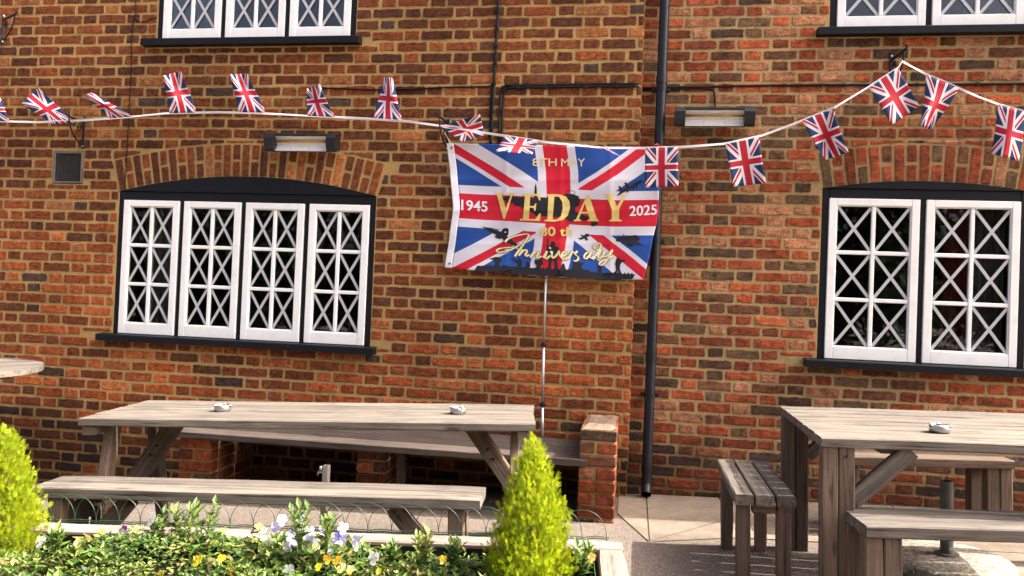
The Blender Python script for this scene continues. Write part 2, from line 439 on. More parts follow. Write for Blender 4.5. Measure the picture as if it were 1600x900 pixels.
def clip(poly, p, n):
    """keep the part of a convex polygon on the side n points to"""
    out = []
    for i in range(len(poly)):
        a, b = poly[i], poly[(i+1) % len(poly)]
        da = (a[0]-p[0])*n[0]+(a[1]-p[1])*n[1]; db = (b[0]-p[0])*n[0]+(b[1]-p[1])*n[1]
        if da >= 0: out.append(a)
        if da*db < 0:
            t = da/(da-db); out.append((a[0]+(b[0]-a[0])*t, a[1]+(b[1]-a[1])*t))
    return out
def area(poly): return abs(sum(poly[i][0]*poly[(i+1) % len(poly)][1]-poly[(i+1) % len(poly)][0]*poly[i][1] for i in range(len(poly))))/2

# ------------------------------------------------------------------ bricks
def brick_data(poly, y, colr, r, depth=.02, step=.032, jit=.0032, proud=None):
    """verts, faces, colours of one brick; front faces -y"""
    c = (sum(p[0] for p in poly)/len(poly), sum(p[1] for p in poly)/len(poly))
    if sum((poly[i][0]*poly[(i+1) % len(poly)][1]-poly[(i+1) % len(poly)][0]*poly[i][1]) for i in range(len(poly))) < 0: poly = poly[::-1]
    pts = []
    n = len(poly)
    for i in range(n):
        a, b, p = poly[i], poly[(i+1) % n], poly[i-1]
        L = math.hypot(b[0]-a[0], b[1]-a[1])
        if L < .004: continue
        ux, uz = (b[0]-a[0])/L, (b[1]-a[1])/L
        cut = min(r.uniform(.003, .009), L*.3)
        cut2 = min(r.uniform(.003, .009), L*.3)
        k = max(1, int(round((L-cut-cut2)/step)))
        for j in range(k+1):
            t = cut+(L-cut-cut2)*j/k
            off = r.uniform(-jit, jit)
            pts.append((a[0]+ux*t+uz*off, a[1]+uz*t-ux*off))
    m = len(pts)
    if m < 3: return None
    py = y-(r.uniform(-.001, .0035) if proud is None else proud)
    vs, fs, cs = [], [], []
    for (px_, pz) in pts: vs.append((px_, y+depth, pz)); cs.append((*colr[:3], 0))
    for (px_, pz) in pts: vs.append((px_, py+.003, pz)); cs.append((*colr[:3], 0))
    tx, tz = r.uniform(-.012, .012), r.uniform(-.02, .02)
    for (px_, pz) in pts:
        dx, dz = c[0]-px_, c[1]-pz; d = math.hypot(dx, dz) or 1
        ins = .008
        ix = px_+max(-ins, min(ins, dx))*(1 if abs(dx) > .012 else .5); iz = pz+max(-ins, min(ins, dz))
        vs.append((ix, py+(ix-c[0])*tx+(iz-c[1])*tz+r.uniform(-.0009, .0009), iz)); cs.append((*colr[:3], 1))
    for i in range(m):
        j = (i+1) % m
        fs.append((i, j, m+j, m+i)); fs.append((m+i, m+j, 2*m+j, 2*m+i))
    fs.append(tuple(2*m+i for i in range(m)))
    return vs, fs, cs

def pick(pal, r):
    t = r.random()*sum(p[0] for p in pal)
    for wgt, c in pal:
        t -= wgt
        if t <= 0: break
    l = srgb(*c); k = r.uniform(.80, 1.22); h = r.uniform(-.06, .06)
    q = min(1, max(0, ((l[0]-l[2])/l[0]-.45)/.35))       # greys keep their hue
    return (l[0]*k*(1+h*q)*(.98-.02*q), l[1]*k*(.92+.14*q), l[2]*k*(1-h*q)*(.88-.12*q))
PAL_UP = [(5, (112,58,40)), (5, (126,66,42)), (4, (100,54,40)), (3, (142,72,46)), (2, (92,50,40)), (1.2, (165,98,68)), (.4, (84,66,58)), (.9, (150,84,56))]
PAL_LOW = [(5, (164,80,50)), (4, (178,90,58)), (3, (145,70,46)), (2, (122,62,44)), (.7, (82,60,50)), (1, (190,105,70))]
PAL_MID = [(5, (136,68,44)), (3, (150,76,48)), (3, (118,60,42)), (1.5, (100,58,46)), (.8, (80,62,56)), (1, (168,96,66))]
PAL_R = [(5, (152,72,52)), (4, (168,80,58)), (3, (132,66,50)), (2.4, (116,72,58)), (2.4, (182,122,98)), (1.6, (172,112,92)), (2, (112,84,66)), (1.6, (86,64,54)), (.7, (190,96,66))]
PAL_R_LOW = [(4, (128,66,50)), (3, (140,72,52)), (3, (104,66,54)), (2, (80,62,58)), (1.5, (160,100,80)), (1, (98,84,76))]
PAL_FOOT_SHADE = [(4, (92,52,40)), (3, (78,48,40)), (2, (62,46,42)), (3, (112,60,42)), (1, (130,70,48))]  # dark bricks for the left wall foot, shade under the bench as colour
def wall_colour(side, x, z, r):
    if side == 'L' and z < .34 and r.random() < .8: return pick(PAL_FOOT_SHADE, r)
    if side == 'L':
        lowness = (1.25-z)/.6+max(0, (x+1.9)/1.9)*.5
        if z < 1.3 and r.random() < lowness: pal = PAL_LOW if x > -2.2 or r.random() < .5 else PAL_MID
        elif x < -3.9 and z < 1.9 and r.random() < (2.1-z): pal = PAL_MID if r.random() < .5 else PAL_LOW
        elif z < 2 and r.random() < .45: pal = PAL_MID
        else: pal = PAL_UP
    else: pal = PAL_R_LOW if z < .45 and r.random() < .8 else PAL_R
    return pick(pal, r)

class Arch:
    def __init__(s, xc, half, zs, rise, th, nv):
        s.xc, s.half, s.zs, s.rise, s.th, s.nv = xc, half, zs, rise, th, nv
        s.R = (half*half+rise*rise)/(2*rise); s.zc = zs+rise-s.R; s.a = math.asin(half/s.R)
    def pt(s, ang, rad): return (s.xc+rad*math.sin(ang), s.zc+rad*math.cos(ang))
    def outline(s, rad, n=24): return [s.pt(-s.a+2*s.a*i/n, rad) for i in range(n+1)]

ARCH_L = Arch(-2.880, 1.022, 2.018, .126, .238, 29)
ARCH_R = Arch(1.8625, .6325, 2.146, .056, .240, 17)

def brick_field(side, x0, x1, z0, z1, course, bh, st, hd, jt, y, rects, arch, seed, phase):
    r = random.Random(seed); out = []
    per = st+hd+2*jt; k = 0; z = z0
    while z < z1:
        x = x0-per+(0 if k % 2 == 0 else per/2)+phase; i = 0
        while x < x1:
            L = st if i % 2 == 0 else hd
            a, b = x+r.uniform(-.003, .003), x+L+r.uniform(-.003, .003)
            za = z+r.uniform(-.002, .002)+.0025*math.sin(x*1.7+k*.9); zb = za+bh+r.uniform(-.002, .002)
            pieces = [(max(a, x0), min(b, x1), za, zb)]
            for (rx0, rx1, rz0, rz1) in rects:
                nxt = []
                for (a_, b_, c_, d_) in pieces:
                    if b_ <= rx0 or a_ >= rx1 or d_ <= rz0+.004 or c_ >= rz1-.004: nxt.append((a_, b_, c_, d_)); continue
                    if c_ < rz0-.02: nxt.append((a_, b_, c_, min(d_, rz0-.006))); continue
                    if d_ > rz1+.02: nxt.append((a_, b_, max(c_, rz1+.008), d_)); continue
                    if a_ < rx0-.025: nxt.append((a_, rx0-.008, c_, d_))
                    if b_ > rx1+.025: nxt.append((rx1+.008, b_, c_, d_))
                pieces = nxt
            for (a_, b_, c_, d_) in pieces:
                if b_-a_ < .022 or d_-c_ < .015: continue
                poly = [(a_, c_), (b_, c_), (b_, d_), (a_, d_)]
                if arch:
                    mx, mz = (a_+b_)/2-arch.xc, (c_+d_)/2-arch.zc
                    ang = math.atan2(mx, mz); rad = math.hypot(mx, mz); Ro = arch.R+arch.th+.012
                    near = d_ > arch.zs-.02 and abs(ang) < arch.a+.09 and rad < Ro+.2
                    if near:
                        if rad < Ro-.04 and abs(ang) < arch.a: continue
                        sgn = 1 if ang > 0 else -1
                        # skewback side or above the extrados, whichever leaves more
                        e = arch.pt(sgn*arch.a, arch.R)
                        dirn = (math.sin(sgn*arch.a), math.cos(arch.a)); nrm = (sgn*dirn[1], -sgn*dirn[0])
                        pA = clip(poly, (e[0]+nrm[0]*.013, e[1]+nrm[1]*.013), nrm)
                        ca = max(-arch.a, min(arch.a, ang)); q = arch.pt(ca, Ro)
                        pB = clip(poly, q, (math.sin(ca), math.cos(ca)))
                        aA = area(pA) if len(pA) > 2 else 0; aB = area(pB) if len(pB) > 2 else 0
                        poly = pA if aA > aB else pB
                        if len(poly) < 3 or area(poly) < .0012: continue
                out.append(poly)
            x += L+jt; i += 1
        z += course; k += 1
    return out

def make_wall(side, label, x0, x1, z1, course, bh, st, hd, jt, y, rects, arch, seed, phase, mortar, holes, thick=.24):
    root = thing('brick_wall', label, 'wall', (x0, y, -.46))
    inv = root.matrix_world.inverted()
    off = Vector((x0, y, -.46))
    polys = brick_field(side, x0, x1, -.46, z1, course, bh, st, hd, jt, y, rects, arch, seed, phase)
    r = random.Random(seed+1)
    items = []
    for poly in polys:
        cx, cz = sum(p[0] for p in poly)/len(poly), sum(p[1] for p in poly)/len(poly)
        p = pix((cx, y, cz)); vis = -5 < p[0] < 1605 and -5 < p[1] < 905 and not (p[1] > 700 and p[0] < 900)
        if 700 < p[0] < 1000 and 230 < p[1] < 425: vis = False
        items.append((-(area(poly)/(Vector((cx, y, cz))-CAM).length_squared) if vis else 1, r.random(), poly, cx, cz, -60 < p[0] < 1660 and -60 < p[1] < 960))
    items.sort(key=lambda t: (t[0], t[1]))
    joined = MB(); joined.c = []
    for i, (_, _, poly, cx, cz, fine) in enumerate(items):
        corner = side == 'L' and max(p[0] for p in poly) > x1-.02
        dp = .1 if corner else .02
        if corner: poly = [(p[0]+(.006 if p[0] > x1-.02 else 0), p[1]) for p in poly]
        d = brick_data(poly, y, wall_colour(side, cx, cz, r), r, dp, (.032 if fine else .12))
        if d is None: continue
        vs, fs, cs = d
        if i < 295:
            m = MB(); o = Vector((cx, y, cz)); m.v = [Vector(v)-o for v in vs]; m.f = fs; m.c = cs
            b = m.build('brick', 'brick', root, fix=False); b.location = o-off
        else:
            b0 = len(joined.v); joined.v += [Vector(v)-off for v in vs]; joined.f += [tuple(q+b0 for q in f) for f in fs]; joined.c += cs
    tag(joined.build('brickwork', 'brick', root, fix=False), kind='stuff')
    if arch:
        da = 2*arch.a/arch.nv
        for k in range(arch.nv):
            a0, a1 = -arch.a+da*k, -arch.a+da*(k+1); g = .0072/arch.R
            halves = [(0, 1)] if k % 2 == 0 else [(0, .46+r.uniform(-.02, .02)), (.53, 1)]
            for h0, h1 in halves:
                ri, ro = arch.R+arch.th*h0+.002, arch.R+arch.th*h1
                poly = [arch.pt(a0+g, ri), arch.pt(a1-g, ri), arch.pt(a1-g, ro), arch.pt(a0+g, ro)]
                cx, cz = sum(p[0] for p in poly)/4, sum(p[1] for p in poly)/4
                c = wall_colour(side, cx, max(cz, 2.1), r)
                vs, fs, cs = brick_data(poly, y, c, r, .02, .045, .0016)
                m = MB(); o = Vector((cx, y, cz)); m.v = [Vector(v)-o for v in vs]; m.f = fs; m.c = cs
                b = m.build('arch_brick', 'brick', root, fix=False); b.location = o-off
    # mortar body, with the window openings left out
    xs = sorted({x0, x1, *[h[0] for h in holes], *[h[1] for h in holes]}); zs = sorted({-.46, z1, *[h[2] for h in holes], *[h[3] for h in holes]})
    m = MB()
    for i in range(len(xs)-1):
        for j in range(len(zs)-1):
            cx, cz = (xs[i]+xs[i+1])/2, (zs[j]+zs[j+1])/2
            if any(h[0] < cx < h[1] and h[2] < cz < h[3] for h in holes): continue
            a, b = Vector((xs[i], y+.0045, zs[j]))-off, Vector((xs[i+1], y+thick, zs[j+1]))-off
            m.box(a, b, 0)
    m.build('mortar', mortar, root)
    return root

# openings (x0, x1, z0, z1)
WL = (-3.903, -1.857, .93, 2.018); UL = (-3.652, -2.068, 3.165, 4.20)
WR = (1.228, 2.497, 1.0, 2.146); UR = (1.236, 2.48, 3.212, 4.25)
VENT = (-4.482, -4.222, 2.066, 2.318)
def sillrect(wd, o=.085, h=.052): return (wd[0]-o, wd[1]+o*.6, wd[2]-h, wd[2]+.004)
WALL_TOP = 4.42
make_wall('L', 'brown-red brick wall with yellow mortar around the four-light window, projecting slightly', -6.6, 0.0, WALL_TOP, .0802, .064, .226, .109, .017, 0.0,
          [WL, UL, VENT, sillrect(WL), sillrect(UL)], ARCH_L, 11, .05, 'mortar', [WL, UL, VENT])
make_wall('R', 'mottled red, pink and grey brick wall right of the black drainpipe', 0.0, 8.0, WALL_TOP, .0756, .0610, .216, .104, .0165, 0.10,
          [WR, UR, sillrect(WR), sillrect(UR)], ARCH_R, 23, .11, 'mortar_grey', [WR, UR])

# roof over the walls, out of frame; keeps the rooms dark and throws the shade along the wall foot
rf = thing('pub_roof', 'tiled roof slope above the brick walls', 'roof', (0, .1, WALL_TOP))
m = MB(); m.add([(-6.9, -.06, .0), (8.3, -.06, .0), (8.3, 4.2, 3.1), (-6.9, 4.2, 3.1), (-6.9, -.06, -.05), (8.3, -.06, -.05), (8.3, 4.2, 3.05), (-6.9, 4.2, 3.05)],
               [(0,1,2,3), (7,6,5,4), (0,4,5,1), (1,5,6,2), (2,6,7,3), (3,7,4,0)])
m.build('roof_slope', 'stone', rf)
m = MB(); m.tube([(-6.9, -.10, -.06), (8.3, -.10, -.06)], .045, 10); m.build('gutter', 'plastic', rf)

# ------------------------------------------------------------------ windows
def make_window(label, wd, n, yw, arch=None, rows=3, curtain=()):
    x0, x1, z0, z1 = wd
    root = thing('casement_window', label, 'window', ((x0+x1)/2, yw, z0), 0, 'white casement windows in black frames')
    O = Vector(((x0+x1)/2, yw, z0))
    L = lambda x, y, z: Vector((x, yw+y, z))-O
    jam = .044; cw = (x1-x0-2*jam-(n-1)*.036)/n
    ctop = z1-.066 if arch else z1-.05
    m = MB()
    m.box(L(x0+.001, .006, z0), L(x0+jam-.001, .12, z1), .004); m.box(L(x1-jam+.001, .006, z0), L(x1-.001, .12, z1), .004)
    for k in range(1, n):
        xm = x0+jam+k*cw+(k-1)*.036
        m.box(L(xm+.001, .008, z0), L(xm+.035, .12, ctop), .004)
    m.box(L(x0+jam, .007, ctop+.001), L(x1-jam, .12, z1), .004)
    m.build('frame', 'black', root)
    if arch:
        out = arch.outline(arch.R-.001, 28)
        poly = [(x0+.002, z1+.001)]+[(max(x0+.002, min(x1-.002, p[0])), p[1]) for p in out]+[(x1-.002, z1+.001)]
        m = MB(); m.prism([(p[0]-O.x, p[1]-O.z) for p in poly], .0038, .0); m.build('head_board', 'black', root)
    s = sillrect(wd)
    m = MB(); pr = [(-.075, s[2]), (-.075, s[3]-.012), (-.07, s[3]-.006), (.1, s[3]+.006), (.1, s[2]+.004), (-.055, s[2]+.004), (-.06, s[2])]
    k = len(pr); vs = [Vector((X, yw+a, b))-O for X in (s[0], s[1]) for a, b in pr]
    m.add(vs, [tuple(range(k)), tuple(range(2*k-1, k-1, -1))]+[(i, (i+1) % k, (i+1) % k+k, i+k) for i in range(k)])
    m.build('sill', 'black', root)
    for k in range(n):
        cx0 = x0+jam+k*(cw+.036)+.002; cx1 = cx0+cw-.004; cz0, cz1 = z0+.006, ctop-.002
        st, tr, br, mb = .050, .046, .082, .026
        ca = MB()
        ca.box(L(cx0, -.004, cz0), L(cx0+st, .034, cz1), .003); ca.box(L(cx1-st, -.004, cz0), L(cx1, .034, cz1), .003)
        ca.box(L(cx0+st, -.0035, cz1-tr), L(cx1-st, .034, cz1), .003); ca.box(L(cx0+st, -.0035, cz0), L(cx1-st, .034, cz0+br), .003)
        # glazing rebate around the light
        gx0, gx1, gz0, gz1 = cx0+st, cx1-st, cz0+br, cz1-tr
        for (a, b) in (((gx0, gz0), (gx0+.006, gz1)), ((gx1-.006, gz0), (gx1, gz1)), ((gx0+.006, gz0), (gx1-.006, gz0+.006)), ((gx0+.006, gz1-.006), (gx1-.006, gz1))):
            ca.box(L(a[0], .006, a[1]), L(b[0], .03, b[1]), .002)
        co = ca.build('casement', 'white', root)
        gxm = (gx0+gx1)/2
        b = MB(); b.box(L(gxm-mb/2, .002, gz0+.006), L(gxm+mb/2, .03, gz1-.006), .004); b.build('glazing_bar', 'white', co)
        zr = [gz0+(gz1-gz0)*i/rows for i in range(rows+1)]
        for zz in zr[1:-1]:
            b = MB(); b.box(L(gx0+.006, .004, zz-mb/2), L(gxm-mb/2, .03, zz+mb/2), .004); b.box(L(gxm+mb/2, .004, zz-mb/2), L(gx1-.006, .03, zz+mb/2), .004)
            b.build('glazing_bar', 'white', co)
        for i in range(rows):
            for (a, c) in ((gx0+.006, gxm-mb/2), (gxm+mb/2, gx1-.006)):
                zb = zr[i]+(mb/2 if i else .006); zt = zr[i+1]-(mb/2 if i < rows-1 else .006)
                tl = rnd.uniform(-.0015, .0015); tv = rnd.uniform(-.0012, .0012)
                g = MB(); g.add([L(a-.003, .018+tl, zb-.003), L(c+.003, .018-tl, zb-.003), L(c+.003, .018-tl+tv, zt+.003), L(a-.003, .018+tl+tv, zt+.003),
                                 L(a-.003, .021+tl, zb-.003), L(c+.003, .021-tl, zb-.003), L(c+.003, .021-tl+tv, zt+.003), L(a-.003, .021+tl+tv, zt+.003)],
                                [(0,1,2,3), (7,6,5,4), (0,4,5,1), (1,5,6,2), (2,6,7,3), (3,7,4,0)])
                g.build('pane', 'glass', co)
                # the taped cross, two strips
                tm = MB(); tw = .0098
                for sgn in (1, -1):
                    q = rnd.uniform(-.006, .006)
                    A = Vector((a+.003, zb+.004+q*.5)) if sgn > 0 else Vector((a+.003, zt-.004+q*.5))
                    B = Vector((c-.003, zt-.004-q*.5)) if sgn > 0 else Vector((c-.003, zb+.004-q*.5))
                    d = (B-A).normalized(); nn = Vector((-d.y, d.x))*tw
                    yy = .0115+(0 if sgn > 0 else .0012)
                    qd = [A+nn, A-nn, B-nn, B+nn]
                    tm.add([L(p.x, yy, p.y) for p in qd]+[L(p.x, yy+.0008, p.y) for p in qd], [(0,1,2,3), (7,6,5,4), (0,4,5,1), (1,5,6,2), (2,6,7,3), (3,7,4,0)])
                tm.build('tape_cross', 'tape', co)
    # the dark room behind
    m = MB(); a, b = L(x0-.4, .245, z0-.5), L(x1+.4, 2.6, z1+.4)
    vs = [(X, Y, Z) for X in (a.x, b.x) for Y in (a.y, b.y) for Z in (a.z, b.z)]
    m.add(vs, [(2,3,7,6), (0,1,3,2), (4,6,7,5), (0,2,6,4), (1,5,7,3)])
    m.build('room', 'room', root, fix=False)
    m = MB()
    ox0, ox1 = x0-.4, x1+.4
    for q in ((ox0, x0, z0-.5, z1+.4), (x1, ox1, z0-.5, z1+.4), (x0, x1, z0-.5, z0), (x0, x1, z1, z1+.4)):
        m.box(L(q[0], .243, q[2]), L(q[1], .26, q[3]), 0)
    m.build('inner_wall', 'room', root)
    for (c0, c1, mt) in curtain:
        m = MB(); N = 48; vs, fs = [], []
        for i in range(N+1):
            x = c0+(c1-c0)*i/N
            for j, z in enumerate((z0-.1, (z0+z1)/2, z1+.1)):
                vs.append(L(x, .33+.03*math.sin(i*.8)+.012*math.sin(i*1.9+j), z))
        for i in range(N):
            for j in range(2): fs.append((i*3+j, i*3+3+j, i*3+4+j, i*3+1+j))
        m.add(vs, fs); m.build('curtain', mt, root, smooth=True, fix=False)
    return root
make_window('wide four-light casement window under a brick arch, taped crosses on its panes', WL, 4, 0, ARCH_L, curtain=((-3.9, -3.55, 'curtain'), (-2.0, -1.85, 'curtain')))
make_window('three-light upper window cut off above, over the wide four-light window', UL, 3, 0, None, curtain=((-3.65, -3.3, 'curtain'),))
make_window('two-light casement window under a brick arch beside the square table', WR, 2, .1, ARCH_R, curtain=((2.28, 2.5, 'curtain'), (2.12, 2.28, 'redcloth'), (1.228, 1.30, 'redcloth')))
make_window('two-light upper window cut off above, over the iron bracket', UR, 2, .1, None, curtain=((2.2, 2.48, 'curtain'),))

# ------------------------------------------------------------------ ground
m = MB(); S = 60; nx = 24
xs = [-S, -6, -2.8, S]
m.add([(x, y, gz(x)) for x in xs for y in (-S, S)], [(2*i, 2*i+2, 2*i+3, 2*i+1) for i in range(3)])
g = m.build('ground', 'tarmac', fix=False); tag(g, kind='structure')
def slab(poly, h=.006, mat='concrete'):
    m = MB(); m.slab([p for p in poly], 0, 0)
    n = len(poly); m.v = [Vector((x, y, SLOPE*x-.02)) for x, y in poly]+[Vector((x, y, SLOPE*x+h)) for x, y in poly]
    return m
apron = bpy.data.objects.new('paved_apron', None); col.objects.link(apron); tag(apron, kind='structure')
J = .005
for poly in ([(-.045, -.002), (.133, .095), (.133, -.955), (-.045, -.43)],
             [(.143, .095), (.62, .095), (.62, -.42), (.143, -.955)],
             [(.63, .095), (1.72, .095), (1.72, -.80), (.635, -.80), (.16, -.962), (.63, -.43)],
             [(1.73, .095), (2.75, .095), (2.75, -.80), (1.73, -.80)],
             [(1.73, -.81), (2.75, -.81), (2.75, -1.75), (1.73, -1.75)],
             [(2.76, .095), (3.8, .095), (3.8, -.80), (2.76, -.80)]):
    slab(poly).build('paving_slab', 'concrete', apron)

# ------------------------------------------------------------------ brick piers
def make_pier(label, x0, x1, y0, y1, h, course, cap, seed, zb=-.06):
    """free standing pier of single bricks; y0 is its front"""
    root = thing('brick_pier', label, 'pier', ((x0+x1)/2, (y0+y1)/2, zb))
    O = Vector(((x0+x1)/2, (y0+y1)/2, zb)); r = random.Random(seed)
    m = MB(); m.box(Vector((x0+.007, y0+.007, zb))-O, Vector((x1-.007, y1-.0, h-.012))-O, .006); m.build('mortar_core', 'mortar_grey', root)
    n = int(round((h-zb)/course)); ch = (h-zb)/n
    for k in range(n):
        za, zt = zb+k*ch+.006, zb+(k+1)*ch-.006
        cuts = [x0, x1] if k % 2 else [x0, x0+(x1-x0)*r.uniform(.42, .56), x1]
        if k == n-1: cuts = [x0, x1]
        for a, b in zip(cuts[:-1], cuts[1:]):
            aa = a+(0 if a == x0 else .007); bb = b-(0 if b == x1 else .007)
            q = r.uniform(0, .004)
            m = MB(); m.box(Vector((aa+r.uniform(0,.003), y0-q, za))-O, Vector((bb-r.uniform(0,.003), y0+.10, zt))-O, .006)
            c = pick(PAL_LOW if r.random() < .35 else PAL_R, r); m.c = [(*c, .55)]*len(m.v)
            m.build('brick', 'brick', root)
        # flank courses, behind the front bricks
        yy = y0+.112
        while yy < y1-.04:
            ye = min(yy+(.215 if (k % 2) else .10), y1-.001)
            m = MB(); m.box(Vector((x0+r.uniform(0,.003), yy, za))-O, Vector((x1-r.uniform(0,.003), ye, zt))-O, .006)
            c = pick(PAL_LOW if r.random() < .35 else PAL_R, r); m.c = [(*c, .55)]*len(m.v)
            m.build('brick', 'brick', root)
            yy = ye+.012
    if cap:
        m = MB(); N = 7; vs, fs = [], []
        for i in range(N+1):
            for j in range(N+1):
                x = x0+.012+(x1-x0-.024)*i/N; y = y0+.012+(y1-y0-.014)*j/N
                vs.append(Vector((x, y, h+(.003+.012*r.random() if 0 < i < N and 0 < j < N else -.008)))-O)
        for i in range(N):
            for j in range(N): fs.append((i*(N+1)+j, (i+1)*(N+1)+j, (i+1)*(N+1)+j+1, i*(N+1)+j+1))
        m.add(vs, fs); m.build('mortar_cap', 'render', root, fix=False)
    return root
make_pier('orange brick pier with crumbling mortar top at the end of the wall bench', -.288, -.062, -.64, -.002, .553, .077, True, 5)
make_pier('squat brick pier under the wall bench near its far left end', -2.93, -2.70, -.60, -.002, .315, .075, False, 8, -.14)
make_pier('narrow brick pier under the middle of the wall bench', -1.72, -1.52, -.55, -.002, .315, .075, False, 9, -.14)

# wall bench of two long boards resting on the piers
wb = thing('wall_bench', 'long dark plank bench on brick piers against the wall behind the picnic table', 'bench', (-1.5, -.45, .31))
def wbp(x, y, z): return (x+1.5, y+.45, z-.31)
plank('seat_board', wbp(-2.98, -.575, .34), wbp(-.238, -.575, .345), .17, .044, 'wood_dark', wb)
plank('seat_board', wbp(-2.95, -.39, .341), wbp(-.295, -.39, .346), .17, .044, 'wood_dark', wb)
plank('seat_board', wbp(-2.95, -.205, .342), wbp(-.295, -.205, .347), .17, .044, 'wood_dark', wb)  # this board and the next are added to block skylight beneath the seat
plank('seat_board', wbp(-2.95, -.060, .342), wbp(-.295, -.060, .347), .11, .044, 'wood_dark', wb)
plank('support_post', wbp(-1.43, -.52, .317), wbp(-1.43, -.52, -.06), .05, .05, 'wood_dark', wb, (0, 1, 0))

# ------------------------------------------------------------------ timber furniture
def bolt(p, d, parent, r=.008):
    m = MB(); p = Vector(p); d = Vector(d).normalized(); m.tube([p-d*.002, p+d*.004], r, 10); m.build('bolt', 'iron', parent)

# left picnic table
LT = thing('picnic_table', 'long weathered plank table in front of the wall bench, two ashtrays on top', 'table', G(-1.56, -1.445), math.radians(8.0), tilt=True)
n = 5; wpl = .1315
for k in range(n):
    y = -.35+.070+k*.1405
    plank('top_board', (-1.105+rnd.uniform(-.006, .006), y, .715), (1.105+rnd.uniform(-.006, .006), y, .715), wpl, .04, 'wood', LT)
for s in (-1, 1):
    x = s*1.055
    plank('top_cleat', (x, -.335, .672), (x, .335, .672), .07, .045, 'wood_brown', LT)
    plank('leg', (x-s*.048, -.20, .68), (x-s*.048, -.37, .0), .09, .045, 'wood_brown', LT, (1, 0, 0))
    plank('leg', (x-s*.048, .20, .68), (x-s*.048, .37, .0), .09, .045, 'wood_brown', LT, (1, 0, 0))
    plank('cross_rail', (x, -.30, .29), (x, .30, .29), .09, .045, 'wood_brown', LT, (1, 0, 0))
    plank('brace', (s*.775, 0, .675), (s*1.03, 0, .31), .085, .07, 'wood_brown', LT, (0, 1, 0))
    bolt((s*.865, -.038, .55), (0, -1, 0), LT); bolt((s*.895, -.038, .50), (0, -1, 0), LT)

def simple_bench(label, loc, rz, L, wid, h, nb, mat, legs='brace', legmat='wood_brown', double=False, group='timber benches around the tables'):
    b = thing('timber_bench', label, 'bench', G(*loc), rz, group, tilt=True)
    w_ = wid/nb
    for k in range(nb):
        y = -wid/2+w_*(k+.5); plank('seat_board', (-L/2+rnd.uniform(-.004, .004), y, h-.025), (L/2+rnd.uniform(-.004, .004), y, h-.025), w_-.009, .05, mat, b)
    for s in (-1, 1):
        x = s*(L/2-(.11 if legs == 'brace' else .07))
        plank('cleat', (x, -wid/2+.088, h-.072), (x, wid/2-.088, h-.072), .06, .04, legmat, b)
        for q in (-1, 1):
            y = q*(wid/2-.05)
            if double:
                for e in (-1, 1): plank('leg', (x+e*.0355, y, h-.052), (x+e*.0355, y, 0), .068, .068, legmat, b, (0, 1, 0))
            else: plank('leg', (x, y, h-.052), (x, y, 0), .07, .06, legmat, b, (0, 1, 0))
        if legs == 'brace':
            plank('brace', (x-s*.30, 0, h-.075), (x-s*.03, 0, .07), .075, .06, legmat, b, (0, 1, 0))
            plank('cross_rail', (x, -wid/2+.08, .10), (x, wid/2-.08, .10), .06, .04, legmat, b, (1, 0, 0))
    return b
simple_bench('long pale plank bench between the picnic table and the flower bed', (-1.645, -1.965), math.radians(4.9), 2.06, .25, .455, 2, 'wood')

# right hand square table on doubled posts
RT = thing('square_table', 'heavy timber table on doubled square posts, one steel ashtray on top', 'table', G(1.565, -1.42), math.radians(-1.0), tilt=True)
n = 8; W = 1.03; L = 1.47
for k in range(n):
    y = -W/2+W/n*(k+.5)
    plank('top_board', (-L/2+.0, y, .742), (L/2, y, .742), W/n-.011, .042, 'wood', RT)
for s in (-1, 1):
    plank('top_cleat', (s*(L/2-.30), -W/2+.14, .70), (s*(L/2-.30), W/2-.14, .70), .07, .04, 'wood_brown', RT)
    for q in (-1, 1):
        x, y = s*(L/2-.069), q*(W/2-.05)
        for e in (-1, 1):
            plank('leg', (x+e*.0335, y, .72), (x+e*.0335, y, 0), .064, .075, 'wood_brown', RT, (0, 1, 0))
        plank('brace', (x-s*.065, y, .50), (x-s*.29, y, .715), .07, .045, 'wood', RT, (0, 1, 0))
        if q < 0: bolt((x+.03, y-.0385, .685), (0, -1, 0), RT, .006)
simple_bench('low timber seat at the left end of the square table', (.632, -1.325), math.radians(89.5), .80, .275, .465, 3, 'wood', 'post')
simple_bench('timber seat with doubled posts tucked under the near edge of the square table', (1.60, -1.935), math.radians(5.0), 1.36, .30, .465, 2, 'wood', 'post', double=True)
simple_bench('timber seat between the square table and the brick wall', (1.66, -.49), math.radians(5.0), .98, .28, .455, 2, 'wood_brown', 'post', double=True)

# ashtrays
def ashtray(label, p, rz):
    a = thing('ashtray', label, 'ashtray', p, rz, 'steel ashtrays on the table tops')
    m = MB(); m.lathe([(0, 0), (.038, 0), (.042, .004), (.042, .030), (.038, .034), (.035, .030), (.035, .012), (0, .011)], n=28); m.build('bowl', 'steel', a, smooth=True)
    for k in range(3):
        t = k*2.094; m = MB(); m.box((-.008, .030, .027), (.008, .050, .036), .003)
        o = m.build('rest', 'steel', a); o.rotation_euler.z = t
    return a
for lb, px, py, tb in (('small round steel ashtray near the far left end of the long table', 348, 642, LT), ('small round steel ashtray near the drainpipe end of the long table', 716, 646, LT), ('small round steel ashtray on the square table', 1468, 675, RT)):
    h = .737 if tb is LT else .765
    p = on_g(px, py, h); ashtray(lb, p, px)

